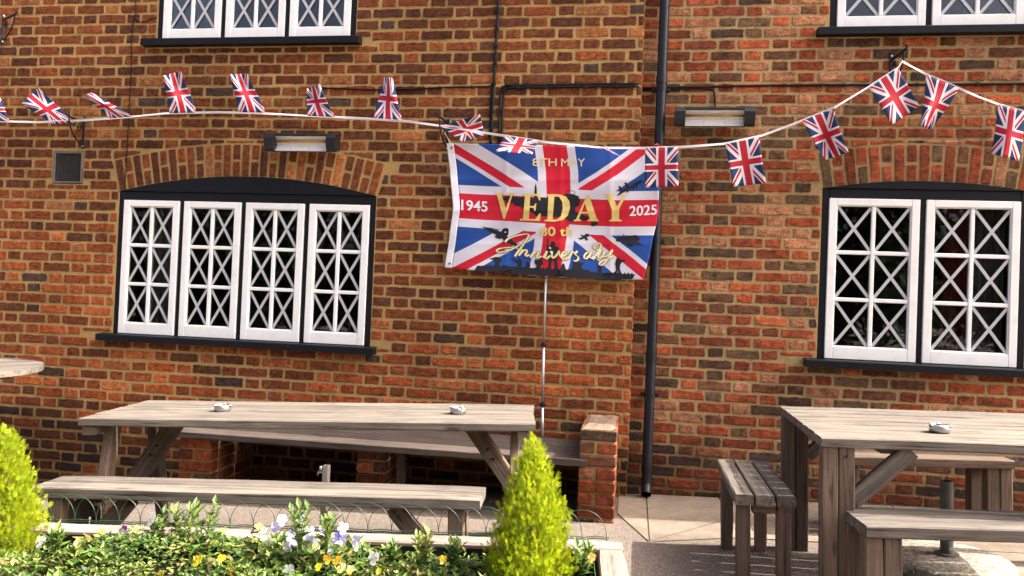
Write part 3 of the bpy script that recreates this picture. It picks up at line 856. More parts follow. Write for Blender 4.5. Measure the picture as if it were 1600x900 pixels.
# round table, only its edge in view
RC = Vector((-4.50, -1.05)); RTZ = .74
rtb = thing('round_table', 'round slatted timber table cut off by the picture, beside the wall', 'table', (RC.x, RC.y, gz(RC.x)))
zt = RTZ-gz(RC.x); R_ = .70; nb = 11
for k in range(nb):
    a, b = -R_+2*R_*k/nb+.004, -R_+2*R_*(k+1)/nb-.004
    top, bot = [], []
    for i in range(7):
        x = a+(b-a)*i/6; yy = math.sqrt(max(.0025, R_*R_-x*x)); top.append((x, yy)); bot.append((x, -yy))
    m = MB(); m.slab(bot+top[::-1], -.018, .018)
    o = m.build('top_board', 'wood', rtb); o.location = (0, 0, zt-.018)
    # turn the board's grain along its length
    for v in o.data.vertices: v.co = (v.co.y, -v.co.x, v.co.z)
    o.rotation_euler.z = math.radians(70)
m = MB(); m.lathe([(.60, -.06), (.60, -.038), (.55, -.038), (.55, -.06), (.60, -.06)], n=40); o = m.build('apron_ring', 'wood_brown', rtb); o.location.z = zt
for k in range(4):
    t = math.radians(45+90*k); plank('leg', (.5*math.cos(t), .5*math.sin(t), 0), (.22*math.cos(t), .22*math.sin(t), zt-.04), .08, .06, 'wood_brown', rtb, (-math.sin(t), math.cos(t), 0))
plank('cross_beam', (-.52, 0, zt-.078), (.52, 0, zt-.078), .08, .04, 'wood_brown', rtb); plank('cross_beam', (0, -.52, zt-.118), (0, .52, zt-.118), .08, .04, 'wood_brown', rtb)

# parasol base
pb = thing('parasol_base', 'round pebbled concrete parasol base with empty grey-green tube', 'parasol base', G(1.60, -1.13), 0, None, True)
m = MB(); m.lathe([(0, 0), (.285, 0), (.30, .012), (.30, .045), (.285, .060), (.12, .072), (0, .074)], n=40); m.build('base_disc', 'aggregate', pb, smooth=True)
m = MB(); m.lathe([(.055, .070), (.055, .082), (.030, .084), (.030, .44), (.027, .44), (.027, .085)], n=20); m.build('tube', 'greenpost', pb)
m = MB(); m.tube([(0, -.028, .12), (0, -.055, .12)], .007, 8); m.box((-.012, -.062, .112), (.012, -.055, .128), .002); m.build('clamp_screw', 'steel', pb)

# short post with a tap behind the front bench
p = on_y(507, 800, -1.72)
tp = thing('standpipe_post', 'short grey post with small metal tap behind the long bench', 'post', (p.x, -1.72, SLOPE*p.x-.0))
tz = on_y(505, 726, -1.72).z-SLOPE*p.x
m = MB(); m.box((-.016, -.016, 0), (.016, .016, tz), .004); m.build('post', 'greypost', tp)
m = MB(); m.tube([(-.016, -.005, tz-.035), (-.035, -.012, tz-.035), (-.038, -.014, tz-.05)], .006, 8); m.tube([(-.024, -.012, tz-.03), (-.024, -.014, tz-.004)], .008, 8); m.build('tap', 'steel', tp, smooth=True)

# ------------------------------------------------------------------ drainpipe, cables, vent, heaters, brackets
PX, PY = .137, .040
dp = thing('drainpipe', 'black plastic drainpipe in the corner between the two brick walls', 'drainpipe', (PX, PY, 0))
m = MB(); m.tube([(0, 0, 4.4), (0, 0, .115), (0, -.012, .075), (0, -.055, .035)], .034, 20, False); m.tube([(0, -.012, .075), (0, -.055, .035)], .030, 20, False)
m.build('pipe', 'plastic', dp, smooth=True)
for z, h in ((2.86, .05), (.965, .07), (.20, .045), (4.1, .06)):
    m = MB(); m.tube([(0, 0, z-h/2), (0, 0, z+h/2)], .0385, 20); m.build('collar', 'plastic', dp, smooth=False)
for z in (2.80, .70, 1.75):
    m = MB(); m.tube([(0, 0, z-.014), (0, 0, z+.014)], .0372, 20); m.box((-.062, .022, z-.012), (.062, .057, z+.012), .003); m.build('clip', 'plastic', dp)

def cable(label, pts, r, clips=(), n=6):
    p0 = Vector(pts[0]); t = thing('wall_cable', label, 'cable', p0)
    # smooth path with slight sag
    P = [Vector(p)-p0 for p in pts]; path = []
    for i in range(len(P)-1):
        a = P[max(i-1, 0)]; b = P[i]; c = P[i+1]; d = P[min(i+2, len(P)-1)]
        k = max(2, int((c-b).length/.06))
        for j in range(k):
            u = j/k; u2, u3 = u*u, u*u*u
            q = .5*((2*b)+(c-a)*u+(2*a-5*b+4*c-d)*u2+(3*b-a-3*c+d)*u3)
            path.append(q+Vector((0, 0, rnd.uniform(-.0012, .0012))))
    path.append(P[-1])
    m = MB(); m.tube(path, r, n); m.build('cable', 'cable', t, smooth=True)
    L = len(path)
    for f in clips:
        q = path[min(L-1, int(f*(L-1)))]
        m = MB(); m.box(q+Vector((-r-.003, -r-.001, -r-.003)), q+Vector((r+.003, r+.002, r+.003)), .002); m.build('clip', 'cable', t)
    return t
cl9 = [i/9+.04 for i in range(9)]
cable('black cable running level from over the heater to the vertical cables', [(-2.33, -.006, 2.62), (-2.335, -.006, 2.76), (-2.30, -.006, 2.798), (-1.834, -.006, 2.786), (-1.36, -.006, 2.802), (-1.07, -.006, 2.806), (-1.045, -.006, 2.785), (-1.045, -.006, 2.45)], .006, cl9)
cable('thick black cable coming straight down the brown wall behind the flag', [(-1.018, -.008, 4.35), (-1.020, -.008, 3.9), (-1.018, -.008, 3.42), (-1.022, -.008, 3.15), (-1.026, -.008, 2.83), (-1.034, -.008, 2.40)], .010, [i/14+.02 for i in range(14)])
cable('outer black cable bending round the corner above the flag', [(-.955, -.008, 2.40), (-.955, -.008, 2.74), (-.935, -.008, 2.785), (-.90, -.008, 2.798), (-.447, -.008, 2.804), (-.02, -.008, 2.808)], .009, [.45, .6, .75, .9])
cable('inner black cable bending round the corner above the flag', [(-.978, -.007, 2.40), (-.978, -.007, 2.76), (-.95, -.007, 2.808), (-.90, -.007, 2.815), (-.447, -.007, 2.820), (-.02, -.007, 2.824)], .007, [.5, .7, .9])
cable('black cable running level across the mottled wall to the far window', [(.012, .092, 2.82), (.25, .093, 2.826), (.47, .093, 2.829), (.851, .093, 2.836), (1.668, .093, 2.838), (2.446, .093, 2.843), (3.6, .093, 2.85)], .008, cl9)
cable('short second cable dropping to the heater on the mottled wall', [(.012, .094, 2.806), (.30, .094, 2.815), (.45, .094, 2.818), (.495, .094, 2.79), (.505, .094, 2.72), (.505, .085, 2.64)], .006, [.3, .6])
cable('thin black wire hanging down the left of the brown wall', [(-3.842, -.004, 3.485), (-3.835, -.004, 3.36), (-3.858, -.004, 3.29), (-3.853, -.004, 2.99), (-3.850, -.004, 2.70), (-3.853, -.004, 2.25), (-3.855, -.004, 2.03)], .0035, [.2, .5, .8], 5)
cable('thin wire loop beside the upper three-light window', [(-3.84, -.004, 3.335), (-3.78, -.006, 3.31), (-3.72, -.006, 3.325), (-3.66, -.004, 3.345)], .0035, (), 5)

vt = thing('air_vent', 'square grey vent grille with pierced holes in the brown wall', 'vent', ((VENT[0]+VENT[1])/2, 0, VENT[2]))
w_ = VENT[1]-VENT[0]; h_ = VENT[3]-VENT[2]
m = MB()
m.box((-w_/2+.004, -.004, .004), (-w_/2+.02, .06, h_-.004), .003); m.box((w_/2-.02, -.004, .004), (w_/2-.004, .06, h_-.004), .003)
m.box((-w_/2+.02, -.0035, .004), (w_/2-.02, .06, .018), .003); m.box((-w_/2+.02, -.0035, h_-.018), (w_/2-.02, .06, h_-.004), .003)
m.build('frame', 'stone', vt)
m = MB(); m.box((-w_/2+.02, .05, .018), (w_/2-.02, .058, h_-.018), 0); m.build('backing', 'black', vt)
m = MB(); nb = 14
for i in range(1, nb):
    x = -w_/2+.02+(w_-.04)*i/nb; m.box((x-.0017, .002, .018), (x+.0017, .010, h_-.018), .001)
    z = .018+(h_-.036)*i/nb; m.box((-w_/2+.02, .003, z-.0017), (w_/2-.02, .009, z+.0017), .001)
m.build('grille', 'ventbar', vt)

def heater(label, xc, zc, yw, W):
    h = thing('patio_heater', label, 'heater', (xc, yw, zc), 0, 'infrared heaters on the wall')
    def loft(x0, x1, prof, m, close=True):
        k = len(prof); m.add([(x, a, b) for x in (x0, x1) for a, b in prof], [tuple(range(k)), tuple(range(2*k-1, k-1, -1))]+[(i, (i+1) % k, (i+1) % k+k, i+k) for i in range(k)])
    # outline in y (towards the yard is -), z ; it leans down
    prof = [(-.05, .066), (-.115, .066), (-.135, .058), (-.150, .030), (-.148, -.020), (-.135, -.052), (-.118, -.066), (-.06, -.050), (-.045, -.02)]
    e = .072
    m = MB(); loft(-W/2+.004, -W/2+e, prof, m); m.build('end_cap', 'housing', h)
    m = MB(); loft(W/2-e, W/2-.004, prof, m); m.build('end_cap', 'housing', h)
    m = MB(); back = [(-.045, .066), (-.115, .0665), (-.137, .058), (-.139, .044), (-.120, .050), (-.070, .046), (-.058, -.03), (-.112, -.062), (-.112, -.0665), (-.055, -.050), (-.040, -.02)]
    loft(-W/2+e-.002, W/2-e+.002, back, m); m.build('housing', 'housing', h)
    m = MB(); N = 10; pr = []
    for i in range(N+1):
        t = i/N; a = math.pi*(.10+.80*t)
        pr.append((-.126+.046*math.sin(a)+.004*t, .046-.106*t))
    vs = [(x, a, b) for x in (-W/2+e, W/2-e) for a, b in pr]; k = len(pr)
    m.add(vs, [(i, i+1, i+1+k, i+k) for i in range(k-1)]); m.build('reflector', 'reflector', h, smooth=True, fix=False)
    m = MB(); m.tube([(-W/2+e, -.100, .012), (W/2-e, -.100, .012)], .009, 12); m.build('heating_element', 'element', h, smooth=True)
    m = MB()
    for k in range(5):
        t = k/4; m.tube([(-W/2+e, -.142+.020*t*t, .036-.092*t), (W/2-e, -.142+.020*t*t, .036-.092*t)], .0008, 5)
    for x in (-W/6+.02, W/6-.02):
        m.tube([(x, -.141, .046), (x, -.139, 0), (x, -.121, -.060)], .0012, 5)
    m.build('guard_wires', 'steel', h)
    for x in (-.05, .05):
        m = MB(); m.box((x-.012, -.05, -.012), (x+.012, -.001, .012), .003); m.build('wall_bracket', 'iron', h)
heater('black bar heater above the wide arched window', -2.398, 2.376, 0, .545)
heater('black bar heater on the mottled wall right of the drainpipe', .493, 2.594, .1, .53)

def bracket(label, x, z, yw, reach=.22, h=.25, lean=0.0, scroll=True):
    b = thing('hanging_bracket', label, 'bracket', (x, yw, z), lean, 'scrolled iron basket brackets')
    m = MB(); m.box((-.011, -.008, -h), (.011, -.0005, 0), .003); m.build('wall_bar', 'iron', b)
    m = MB(); m.box((-.007, -reach, -.055), (.007, -.008, -.043), .002)
    m.tube([(0, -reach+.005, -.049), (0, -reach-.012, -.045), (0, -reach-.016, -.030), (0, -reach-.008, -.020), (0, -reach+.004, -.022)], .006, 8)
    m.build('arm', 'iron', b)
    m = MB(); pts = []
    for i in range(13):
        t = i/12; pts.append((0, -.008-(reach-.03)*math.sin(t*math.pi/2)**1.2, -h+.03+(h-.085)*(1-math.cos(t*math.pi/2))))
    m.tube(pts, .006, 8); m.build('brace', 'iron', b, smooth=True)
    m = MB(); pts = []
    for i in range(22):
        t = i/21; a = t*math.pi*3.2; rr = .034*(1-.75*t); pts.append((0, -.05-.012+rr*math.cos(a), -.09-.01+rr*math.sin(a)))
    m.tube(pts, .0045, 6); m.build('scroll', 'iron', b, smooth=True)
    for zz in (-.018, -h+.018): 
        m = MB(); m.tube([(0, -.008, zz), (0, -.012, zz)], .007, 10); m.build('screw', 'steel', b)
    return b
bracket('scrolled black iron bracket above the square vent grille', -4.228, 2.588, 0, .22, .25, math.radians(8))
bracket('scrolled black iron bracket beside the top corner of the big flag', -1.346, 2.598, 0, .20, .25, math.radians(-6))
bracket('black iron bracket holding up the bunting on the mottled wall', 1.633, 3.048, .1, .24, .25, math.radians(3))
bracket('scrolled black iron bracket high up near the wall edge, partly cut off', -4.985, 3.40, 0, .24, .24, math.radians(62))

# pole holding up the flag
fp = thing('flag_pole', 'thin white pole with black clips standing below the big flag', 'pole', (-.585, -.06, SLOPE*-.585))
m = MB(); m.tube([(0.01, 0, .34), (0, 0, .62)], .0095, 12); m.tube([(0, 0, .62), (-.008, 0, 1.03)], .0085, 12); m.tube([(-.008, 0, 1.03), (-.015, .01, 1.62)], .0075, 12); m.build('pole', 'alu', fp, smooth=True)
for z, xx in ((.62, 0), (1.03, -.008)):
    m = MB(); m.tube([(xx, 0, z-.016), (xx, 0, z+.016)], .014, 12); m.box((xx-.026, -.008, z-.006), (xx+.026, .008, z+.006), .002); m.build('clip', 'plastic', fp)
m = MB(); m.tube([(0.01, 0, .34), (.018, 0, .0)], .011, 12); m.build('lower_tube', 'alu', fp)

# ------------------------------------------------------------------ the big flag
def lerp_curve(pts, t):
    """pts: (t, value) pairs; smooth interpolation"""
    for (t0, a), (t1, b) in zip(pts[:-1], pts[1:]):
        if t <= t1:
            u = (t-t0)/(t1-t0); u = u*u*(3-2*u)*.35+u*.65; return a+(b-a)*u
    return pts[-1][1]
EL = [(0, 698), (.22, 703), (.52, 708), (.76, 702), (1, 695)]; ER = [(0, 1024), (.2, 1030), (.5, 1029), (.75, 1018), (1, 1006)]
ET = [(0, 224), (.25, 225), (.5, 227), (.8, 230), (1, 229)]; EB = [(0, 418), (.2, 424), (.5, 432), (.8, 437), (1, 437)]
def flag_px(u, v):
    """v from top to bottom"""
    l, r_ = lerp_curve(EL, v), lerp_curve(ER, v); t, b = lerp_curve(ET, u), lerp_curve(EB, u)
    return l+(r_-l)*u, t+(b-t)*v
def flag_y(px, py):
    u = (px-700)/325; v = (py-225)/208
    y = -.085+.010*math.sin(7*u+2.5*v)+.007*math.sin(15*u-5*v+1)+.008*math.sin(9*v+2*u)+.008*max(0, .22-u)*math.sin(11*v)+.016*math.sin(3.1*v)*(1-u)
    y += .004*math.sin(34*(u*.5+v))*max(0, 1-abs(v-.5)*1.5)
    # creases from being folded
    for c in (.28, .54, .78): y -= .0035*max(0, 1-abs(u-c)/.02)
    for c in (.27, .5, .75): y -= .0030*max(0, 1-abs(v-c)/.03)
    return y
def flag_pt(px, py, lift=0): p = on_y(px, py, flag_y(px, py)); return p+Vector((0, -lift, 0))
FO = Vector((-.66, -.08, 1.48))
flag = thing('large_flag', 'large printed union flag with gold VEDAY lettering, hung across the wall and drainpipe', 'flag', FO)
HEM = .034
def cloth(u0, u1, nu, nv, name, mat):
    m = MB(); vs, fs, uvs = [], [], []
    for i in range(nu+1):
        for j in range(nv+1):
            u = u0+(u1-u0)*i/nu; v = j/nv; vs.append(flag_pt(*flag_px(u, v))-FO); uvs.append((i/nu, 1-v))
    for i in range(nu):
        for j in range(nv): fs.append((i*(nv+1)+j, i*(nv+1)+j+1, (i+1)*(nv+1)+j+1, (i+1)*(nv+1)+j))
    m.add(vs, fs); me = m.mesh(name, True, False)
    ul = me.uv_layers.new(name='UVMap')
    for lp in me.loops: ul.data[lp.index].uv = uvs[lp.vertex_index]
    o = link(name, me, mat, flag); sd = o.modifiers.new('thickness', 'SOLIDIFY'); sd.thickness = .0008; sd.offset = -1
    return o
cloth(HEM, 1, 130, 84, 'cloth', 'union'); cloth(0, HEM-.0005, 8, 84, 'hem', 'hem')
for v in (.035, .965):
    p = flag_pt(*flag_px(.022, v))-FO
    m = MB(); m.tube([p+Vector((0, .003, 0)), p+Vector((0, -.003, 0))], .009, 14); m.build('eyelet', 'steel', flag)
    m = MB(); m.tube([p+Vector((0, .003, 0)), p+Vector((0, -.0045, 0))], .005, 10); m.build('eyelet_hole', 'ink', flag)

def fill2d(splines):
    """fill closed 2D outlines (holes by even-odd) and return verts, faces"""
    cu = bpy.data.curves.new('tmp', 'CURVE'); cu.dimensions = '2D'; cu.fill_mode = 'BOTH'
    for sp in splines:
        s = cu.splines.new('POLY'); s.points.add(len(sp)-1); s.use_cyclic_u = True
        for q, (x, y) in zip(s.points, sp): q.co = (x, y, 0, 1)
    o = bpy.data.objects.new('tmp', cu); me = bpy.data.meshes.new_from_object(o)
    bpy.data.objects.remove(o); bpy.data.curves.remove(cu); return me
def text2d(txt, bold=0.0):
    cu = bpy.data.curves.new('tmp', 'FONT'); cu.body = txt; cu.size = 1; cu.offset = bold; cu.fill_mode = 'FRONT'; cu.resolution_u = 4
    o = bpy.data.objects.new('tmp', cu); me = bpy.data.meshes.new_from_object(o)
    bpy.data.objects.remove(o); bpy.data.curves.remove(cu); return me
def print_on_flag(name, me, fn, mat, lift):
    bm = bmesh.new(); bm.from_mesh(me); bpy.data.meshes.remove(me)
    bmesh.ops.remove_doubles(bm, verts=bm.verts, dist=1e-5)
    for v in bm.verts: x, y = fn(v.co.x, v.co.y); v.co = (x, y, 0)
    for _ in range(4):
        es = [e for e in bm.edges if e.calc_length() > 3.5]
        if not es: break
        bmesh.ops.subdivide_edges(bm, edges=es, cuts=1); bmesh.ops.triangulate(bm, faces=bm.faces)
    for v in bm.verts: v.co = flag_pt(v.co.x, v.co.y, lift)-FO
    me = bpy.data.meshes.new(name); bm.to_mesh(me); bm.free()
    return link(name, me, mat, flag)
def fit_text(name, txt, x0, y0, x1, y1, mat, bold=.0, lift=.0040, skew=0.0, spacing=None):
    me = text2d(txt, bold)
    xs = [v.co.x for v in me.vertices]; ys = [v.co.y for v in me.vertices]
    ax, bx, ay, by = min(xs), max(xs), min(ys), max(ys)
    fn = lambda x, y: (x0+(x-ax)/(bx-ax)*(x1-x0), y1-(y-ay)/(by-ay)*(y1-y0)+skew*((x-ax)/(bx-ax)))
    return print_on_flag(name, me, fn, mat, lift)
z1 = lambda x, y: (760+x/5.625, 280+y/5.625)          # readings taken from an enlarged crop
z2 = lambda x, y: (890+x/4.74, 250+y/4.74)
z3 = lambda x, y: (690+x/8.182, 330+y/8.182)
idn = lambda x, y: (x, y)
def poly_print(name, outlines, conv, mat, lift):
    return print_on_flag(name, fill2d([[conv(*p) for p in o] for o in outlines]), idn, mat, lift)
def blob(cx, cy, rx, ry, n=12, ph=0): return [(cx+rx*math.cos(2*math.pi*k/n+ph), cy+ry*math.sin(2*math.pi*k/n+ph)) for k in range(n)]

# silhouettes
SIL = .0022
poly_print('aircraft_silhouette', [[(110,140),(150,165),(170,150),(230,150),(300,160),(330,150),(420,170),(425,70),(434,35),(442,75),(445,165),(500,160),(560,170),(640,150),(690,130),(760,130),(810,150),(825,190),(815,235),(780,250),(785,285),(840,310),(900,330),(905,360),(860,365),(800,350),(770,375),(730,370),(700,350),(640,330),(600,335),(540,330),(480,320),(440,325),(400,290),(330,270),(300,240),(250,230),(235,205),(180,215),(175,190),(130,180)]], z1, 'ink', SIL)
poly_print('aircraft_silhouette', [[(925,378),(965,372),(985,392),(960,410),(930,415),(915,405)]], z1, 'ink', SIL)
poly_print('aircraft_silhouette', [[(348,268),(372,238),(362,195),(375,192),(392,218),(418,208),(405,170),(418,165),(445,195),(480,175),(510,155),(532,152),(538,162),(515,178),(500,188),(505,204),(496,206),(488,194),(478,200),(476,218),(466,218),(464,205),(435,222),(436,240),(426,242),(420,232),(385,248),(375,258)]], z2, 'ink', SIL)
poly_print('aircraft_silhouette', [[(510,198),(690,222),(645,228),(760,262),(790,222),(840,214),(860,235),(855,300),(835,320),(900,370),(950,408),(1000,450),(960,455),(880,418),(800,395),(780,350),(735,355),(690,340),(680,320),(700,305),(640,275)], blob(815, 268, 13, 10, 8)], z3, 'ink', SIL)
poly_print('aircraft_silhouette', [[(62,580),(95,572),(78,550),(108,560),(120,545),(148,550),(146,565),(126,572),(138,592),(124,598),(108,580),(85,592)]], z2, 'ink', SIL)
poly_print('aircraft_silhouette', [[(300,562),(350,575),(395,568),(400,540),(406,568),(470,558),(490,556),(512,565),(520,590),(500,605),(550,630),(510,628),(470,625),(466,645),(455,640),(445,630),(440,645),(430,640),(420,618),(392,618),(385,602),(350,606),(340,592),(358,582)]], z2, 'ink', SIL)
# canopy glint of the big aircraft
poly_print('canopy_outline', [blob(740, 118, 42, 20, 16), blob(740, 119, 37, 16, 16)], z1, 'ink', SIL)
# the battlefield skyline along the lower edge
rs = random.Random(4); sky_ = []
for k in range(90):
    u = .13+.82*k/89
    base = .962-.02*math.sin(math.pi*min(1, max(0, (u-.13)/.8)))
    x, y = flag_px(HEM+(1-HEM)*u, base-(.013 if k % 2 else 0)*rs.uniform(.2, 1.3)); sky_.append((x, y))
bot = [flag_px(HEM+(1-HEM)*u, .9975) for u in [.94-.82*i/30 for i in range(31)]]
poly_print('ground_silhouette', [sky_+bot], idn, 'ink', SIL)
def soldier(cx, foot, h, rifle=0, wide=1.0):
    """standing figure as one outline, in photograph pixels"""
    s = h/100
    P = [(-16,0),(-19,-3),(-15,-28),(-14,-50),(-20,-55),(-22,-70),(-19,-80),(-8,-85),(-9,-93),(-4,-100),(4,-100),(9,-94),(8,-85),(18,-80),(22,-68),(20,-55),(14,-50),(15,-28),(19,-3),(16,0),(7,0),(5,-30),(0,-42),(-5,-30),(-7,0)]
    o = [[(cx+x*s*wide, foot+y*s) for x, y in P]]
    return o
fl = lambda u, v: flag_px(HEM+(1-HEM)*u, v)
SOL = .0026
poly_print('soldier_silhouette', soldier(864, 425, 48, wide=.95), idn, 'ink', SOL)
poly_print('soldier_silhouette', [[(853.5,398),(855.5,372),(857,372),(857.5,398)]], idn, 'ink', SOL)
poly_print('soldier_silhouette', [[(x, y) for x, y in ((1190,620),(1290,615),(1300,680),(1265,700),(1270,770),(1240,775),(1235,720),(1225,775),(1200,775),(1215,700),(1190,670))]], z3, 'ink', SOL)
poly_print('soldier_silhouette', [[(965,655),(880,605),(895,603),(975,630),(985,598),(1000,595),(1012,615),(1030,640),(1022,700),(1035,745),(1015,745),(1000,705),(985,745),(965,745),(980,690)]], z3, 'ink', SOL)
poly_print('soldier_silhouette', [[(1065,740),(1085,690),(1080,665),(1090,645),(1110,648),(1118,668),(1135,690),(1125,740),(1110,765),(1098,730),(1085,765),(1062,760)]], z3, 'ink', SOL)
poly_print('bush_silhouette', [[(610,605),(660,595),(690,585),(740,585),(770,610),(760,650),(735,660),(740,700),(670,700),(690,650),(670,625)]], z3, 'ink', SOL)
poly_print('soldier_silhouette', [[(645,815),(655,770),(670,740),(685,742),(690,765),(700,790),(695,820)]], z1, 'ink', SOL)
poly_print('tank_silhouette', [[(745,825),(755,770),(765,725),(800,720),(835,735),(870,730),(835,760),(840,790),(900,800),(910,830)]], z1, 'ink', SOL)
poly_print('soldier_silhouette', [[(975,840),(985,790),(975,775),(990,755),(1010,760),(1012,785),(1020,805),(1000,815),(990,845)]], z1, 'ink', SOL)
poly_print('soldier_silhouette', [[(310,862),(345,815),(338,770),(345,735),(352,722),(368,725),(375,742),(400,738),(428,738),(405,748),(385,760),(375,775),(372,805),(390,855),(375,858),(358,820),(328,865)]], z2, 'ink', SOL)

# lettering
LT_ = .0036
V_ = [[(75,120),(152,120),(152,134),(136,140),(172,258),(214,142),(195,136),(195,122),(247,122),(247,135),(230,141),(162,350),(150,350),(94,140),(75,134)]]
E_ = [[(315,128),(470,130),(476,186),(465,186),(448,146),(386,144),(381,236),(420,236),(430,214),(440,214),(432,278),(422,278),(414,251),(380,250),(373,350),(430,352),(466,300),(481,302),(470,369),(295,362),(296,350),(322,345),(340,146),(315,140)]]
D_ = [[(535,133),(640,134),(700,152),(730,195),(736,250),(716,320),(672,360),(600,374),(510,371),(512,359),(536,354),(546,151),(535,147)], [(598,150),(640,156),(668,200),(672,260),(655,325),(620,356),(582,356)]]
A_ = [[(885,140),(902,140),(972,352),(985,360),(985,370),(888,368),(888,358),(910,354),(894,302),(830,302),(814,350),(832,358),(832,368),(768,370),(768,360),(788,352)], [(836,287),(889,287),(866,212)]]
Y_ = [[(258,253),(330,255),(330,266),(318,270),(352,345),(395,270),(380,266),(380,256),(430,256),(430,266),(415,272),(368,360),(366,440),(387,446),(387,455),(292,455),(292,446),(312,440),(312,365),(275,270),(258,266)]]
for oo, cv in ((V_, z1), (E_, z1), (D_, z1), (A_, z1), (Y_, z2)): poly_print('gold_letter', oo, cv, 'gold', LT_)
fit_text('date_lettering', '8TH', 832, 247.5, 870, 259.5, 'goldpale', .004)
fit_text('date_lettering', 'MAY', 877, 248, 914, 260, 'goldpale', .0)
fit_text('year_lettering', '1945', 721.0, 312.0, 762, 328.5, 'whiteink', .018, skew=3.0)
fit_text('year_lettering', '2025', 983.5, 322, 1026.5, 338, 'whiteink', .018, skew=-2.5)
fit_text('ordinal_lettering', '80 th', 843.5, 354.5, 895, 369, 'gold', .02)

def ribbon(strokes, conv, wmul, woff):
    """calligraphic strokes: broad on the down strokes"""
    polys = []
    vs, fs = [], []
    for st in strokes:
        P = [Vector(p) for p in st]; path = []
        for i in range(len(P)-1):
            a, b, c, d = P[max(i-1, 0)], P[i], P[i+1], P[min(i+2, len(P)-1)]
            for j in range(6):
                u = j/6; path.append(.5*((2*b)+(c-a)*u+(2*a-5*b+4*c-d)*u*u+(3*b-a-3*c+d)*u*u*u))
        path.append(P[-1]); b0 = len(vs); n = len(path)
        for i, p in enumerate(path):
            d = (path[min(i+1, n-1)]-path[max(i-1, 0)]); d = d.normalized() if d.length > 0 else Vector((1, 0))
            nn = Vector((-d.y, d.x)); down = abs(d.dot(Vector((.45, -.89))))
            wd = (3.0+6.5*down**2)*wmul+woff
            if i in (0, n-1): wd = wd*.6
            vs.append((*conv(*(p+nn*wd)), 0)); vs.append((*conv(*(p-nn*wd)), 0))
        for i in range(n-1): fs.append((b0+2*i, b0+2*i+1, b0+2*i+3, b0+2*i+2))
    me = bpy.data.meshes.new('tmp'); me.from_pydata(vs, [], fs); return me
SC = [[(163,553),(200,520),(270,497),(340,483),(375,487),(362,520),(315,590),(270,650),(252,680)],
      [(300,572),(255,600),(190,628),(115,643),(92,632),(115,612),(190,600),(262,603),(275,615)],
      [(285,672),(305,645),(322,618)], [(288,668),(322,632),(352,620),(358,636),(344,664),(352,676),(382,662)],
      [(385,690),(405,662),(424,634)], [(388,686),(424,648),(450,638),(458,652),(444,680),(452,692),(488,676)],
      [(500,690),(522,655),(534,634),(520,668),(516,692),(530,698),(562,672)], [(556,610),(564,600)],
      [(562,646),(578,636),(576,668),(582,692),(604,682),(632,648),(640,628)],
      [(640,632),(650,680),(690,668),(706,646),(692,636),(668,656),(662,690),(682,706),(718,690),(740,668)],
      [(722,702),(744,660),(758,632),(762,646),(792,640),(800,630)], [(800,630),(782,660),(806,682),(806,706),(782,720),(764,712)],
      [(918,650),(890,644),(864,668),(862,694),(882,696),(912,660),(924,642),(910,680),(922,694),(946,676)],
      [(938,706),(966,660),(998,612),(1010,580),(996,564),(968,574),(948,600),(960,616),(990,616),(1008,622),(990,656),(984,684),(1000,692),(1030,670)],
      [(1046,632),(1030,662),(1040,682),(1072,664),(1100,632),(1110,622)], [(1108,624),(1074,690),(1034,742),(1006,756),(994,742),(1024,716),(1080,694),(1120,672)]]
print_on_flag('script_outline', ribbon(SC, z1, 1.0, 4.2), idn, 'ink', .0042)
print_on_flag('script_lettering', ribbon(SC, z1, 1.0, .4), idn, 'goldpale', .0056)
# red tie to the drainpipe
tp_ = flag_pt(1022, 227)-FO
m = MB(); pc = Vector((PX, PY, tp_.z+FO.z))-FO
m.tube([pc+Vector((.041*math.cos(t), .041*math.sin(t), .012*math.sin(2*t)+.004)) for t in [i*2*math.pi/20 for i in range(21)]], .006, 8)
m.tube([tp_, (tp_+pc)/2+Vector((0, -.035, .012)), pc+Vector((.0, -.044, .008))], .006, 8); m.build('red_tie', 'redtie', flag, smooth=True)
m = MB(); hk = Vector((-1.346, -.10, 2.46))-FO; p = flag_pt(*flag_px(.022, .01))-FO
m.tube([p, hk], .002, 6); m.build('tie_string', 'cord', flag)

# ------------------------------------------------------------------ bunting
BY = -.17
def by(px): return BY
CORD = [(-40,188),(0,189.5),(60,191),(130,188),(200,183),(260,177),(340,175.5),(400,176.5),(480,181),(560,184.5),(640,190),(690,197),(740,205),(800,214),(860,223),(940,231),(1008,231.5),(1060,230),(1130,225),(1190,212),(1250,190),(1304,168),(1357,136),(1403,106),(1410,96)]
CORD2 = [(1410,96),(1424,104),(1447,116),(1499,138),(1530,152),(1560,163),(1602,175),(1650,186)]
def cy(px): return -.17+.03*math.sin(px*.004) - (.03 if px > 1300 else 0)
bo = on_y(800, 214, -.17)
bunt = thing('flag_bunting', 'string of small union flags on white cord looped across both walls', 'bunting', bo)
for cd in (CORD, CORD2):
    pts = []
    for (a, b) in zip(cd[:-1], cd[1:]):
        for j in range(4): x, y = a[0]+(b[0]-a[0])*j/4, a[1]+(b[1]-a[1])*j/4; pts.append(on_y(x, y, cy(x))-bo)
    pts.append(on_y(*cd[-1], cy(cd[-1][0]))-bo)
    m = MB()
    vs, fs = [], []
    for i, p in enumerate(pts):      # a narrow woven tape, slightly twisting
        t = .6*math.sin(i*.45); hgt = .0075; off = Vector((0, hgt*math.sin(t), hgt*math.cos(t)))
        off2 = Vector((0, .002*math.cos(t), -.002*math.sin(t)))
        vs += [p+off+off2, p-off+off2, p-off-off2, p+off-off2]
    for i in range(len(pts)-1):
        for k in range(4): fs.append((4*i+k, 4*i+(k+1) % 4, 4*i+4+(k+1) % 4, 4*i+4+k))
    m.add(vs, fs); m.build('cord', 'cord', bunt)
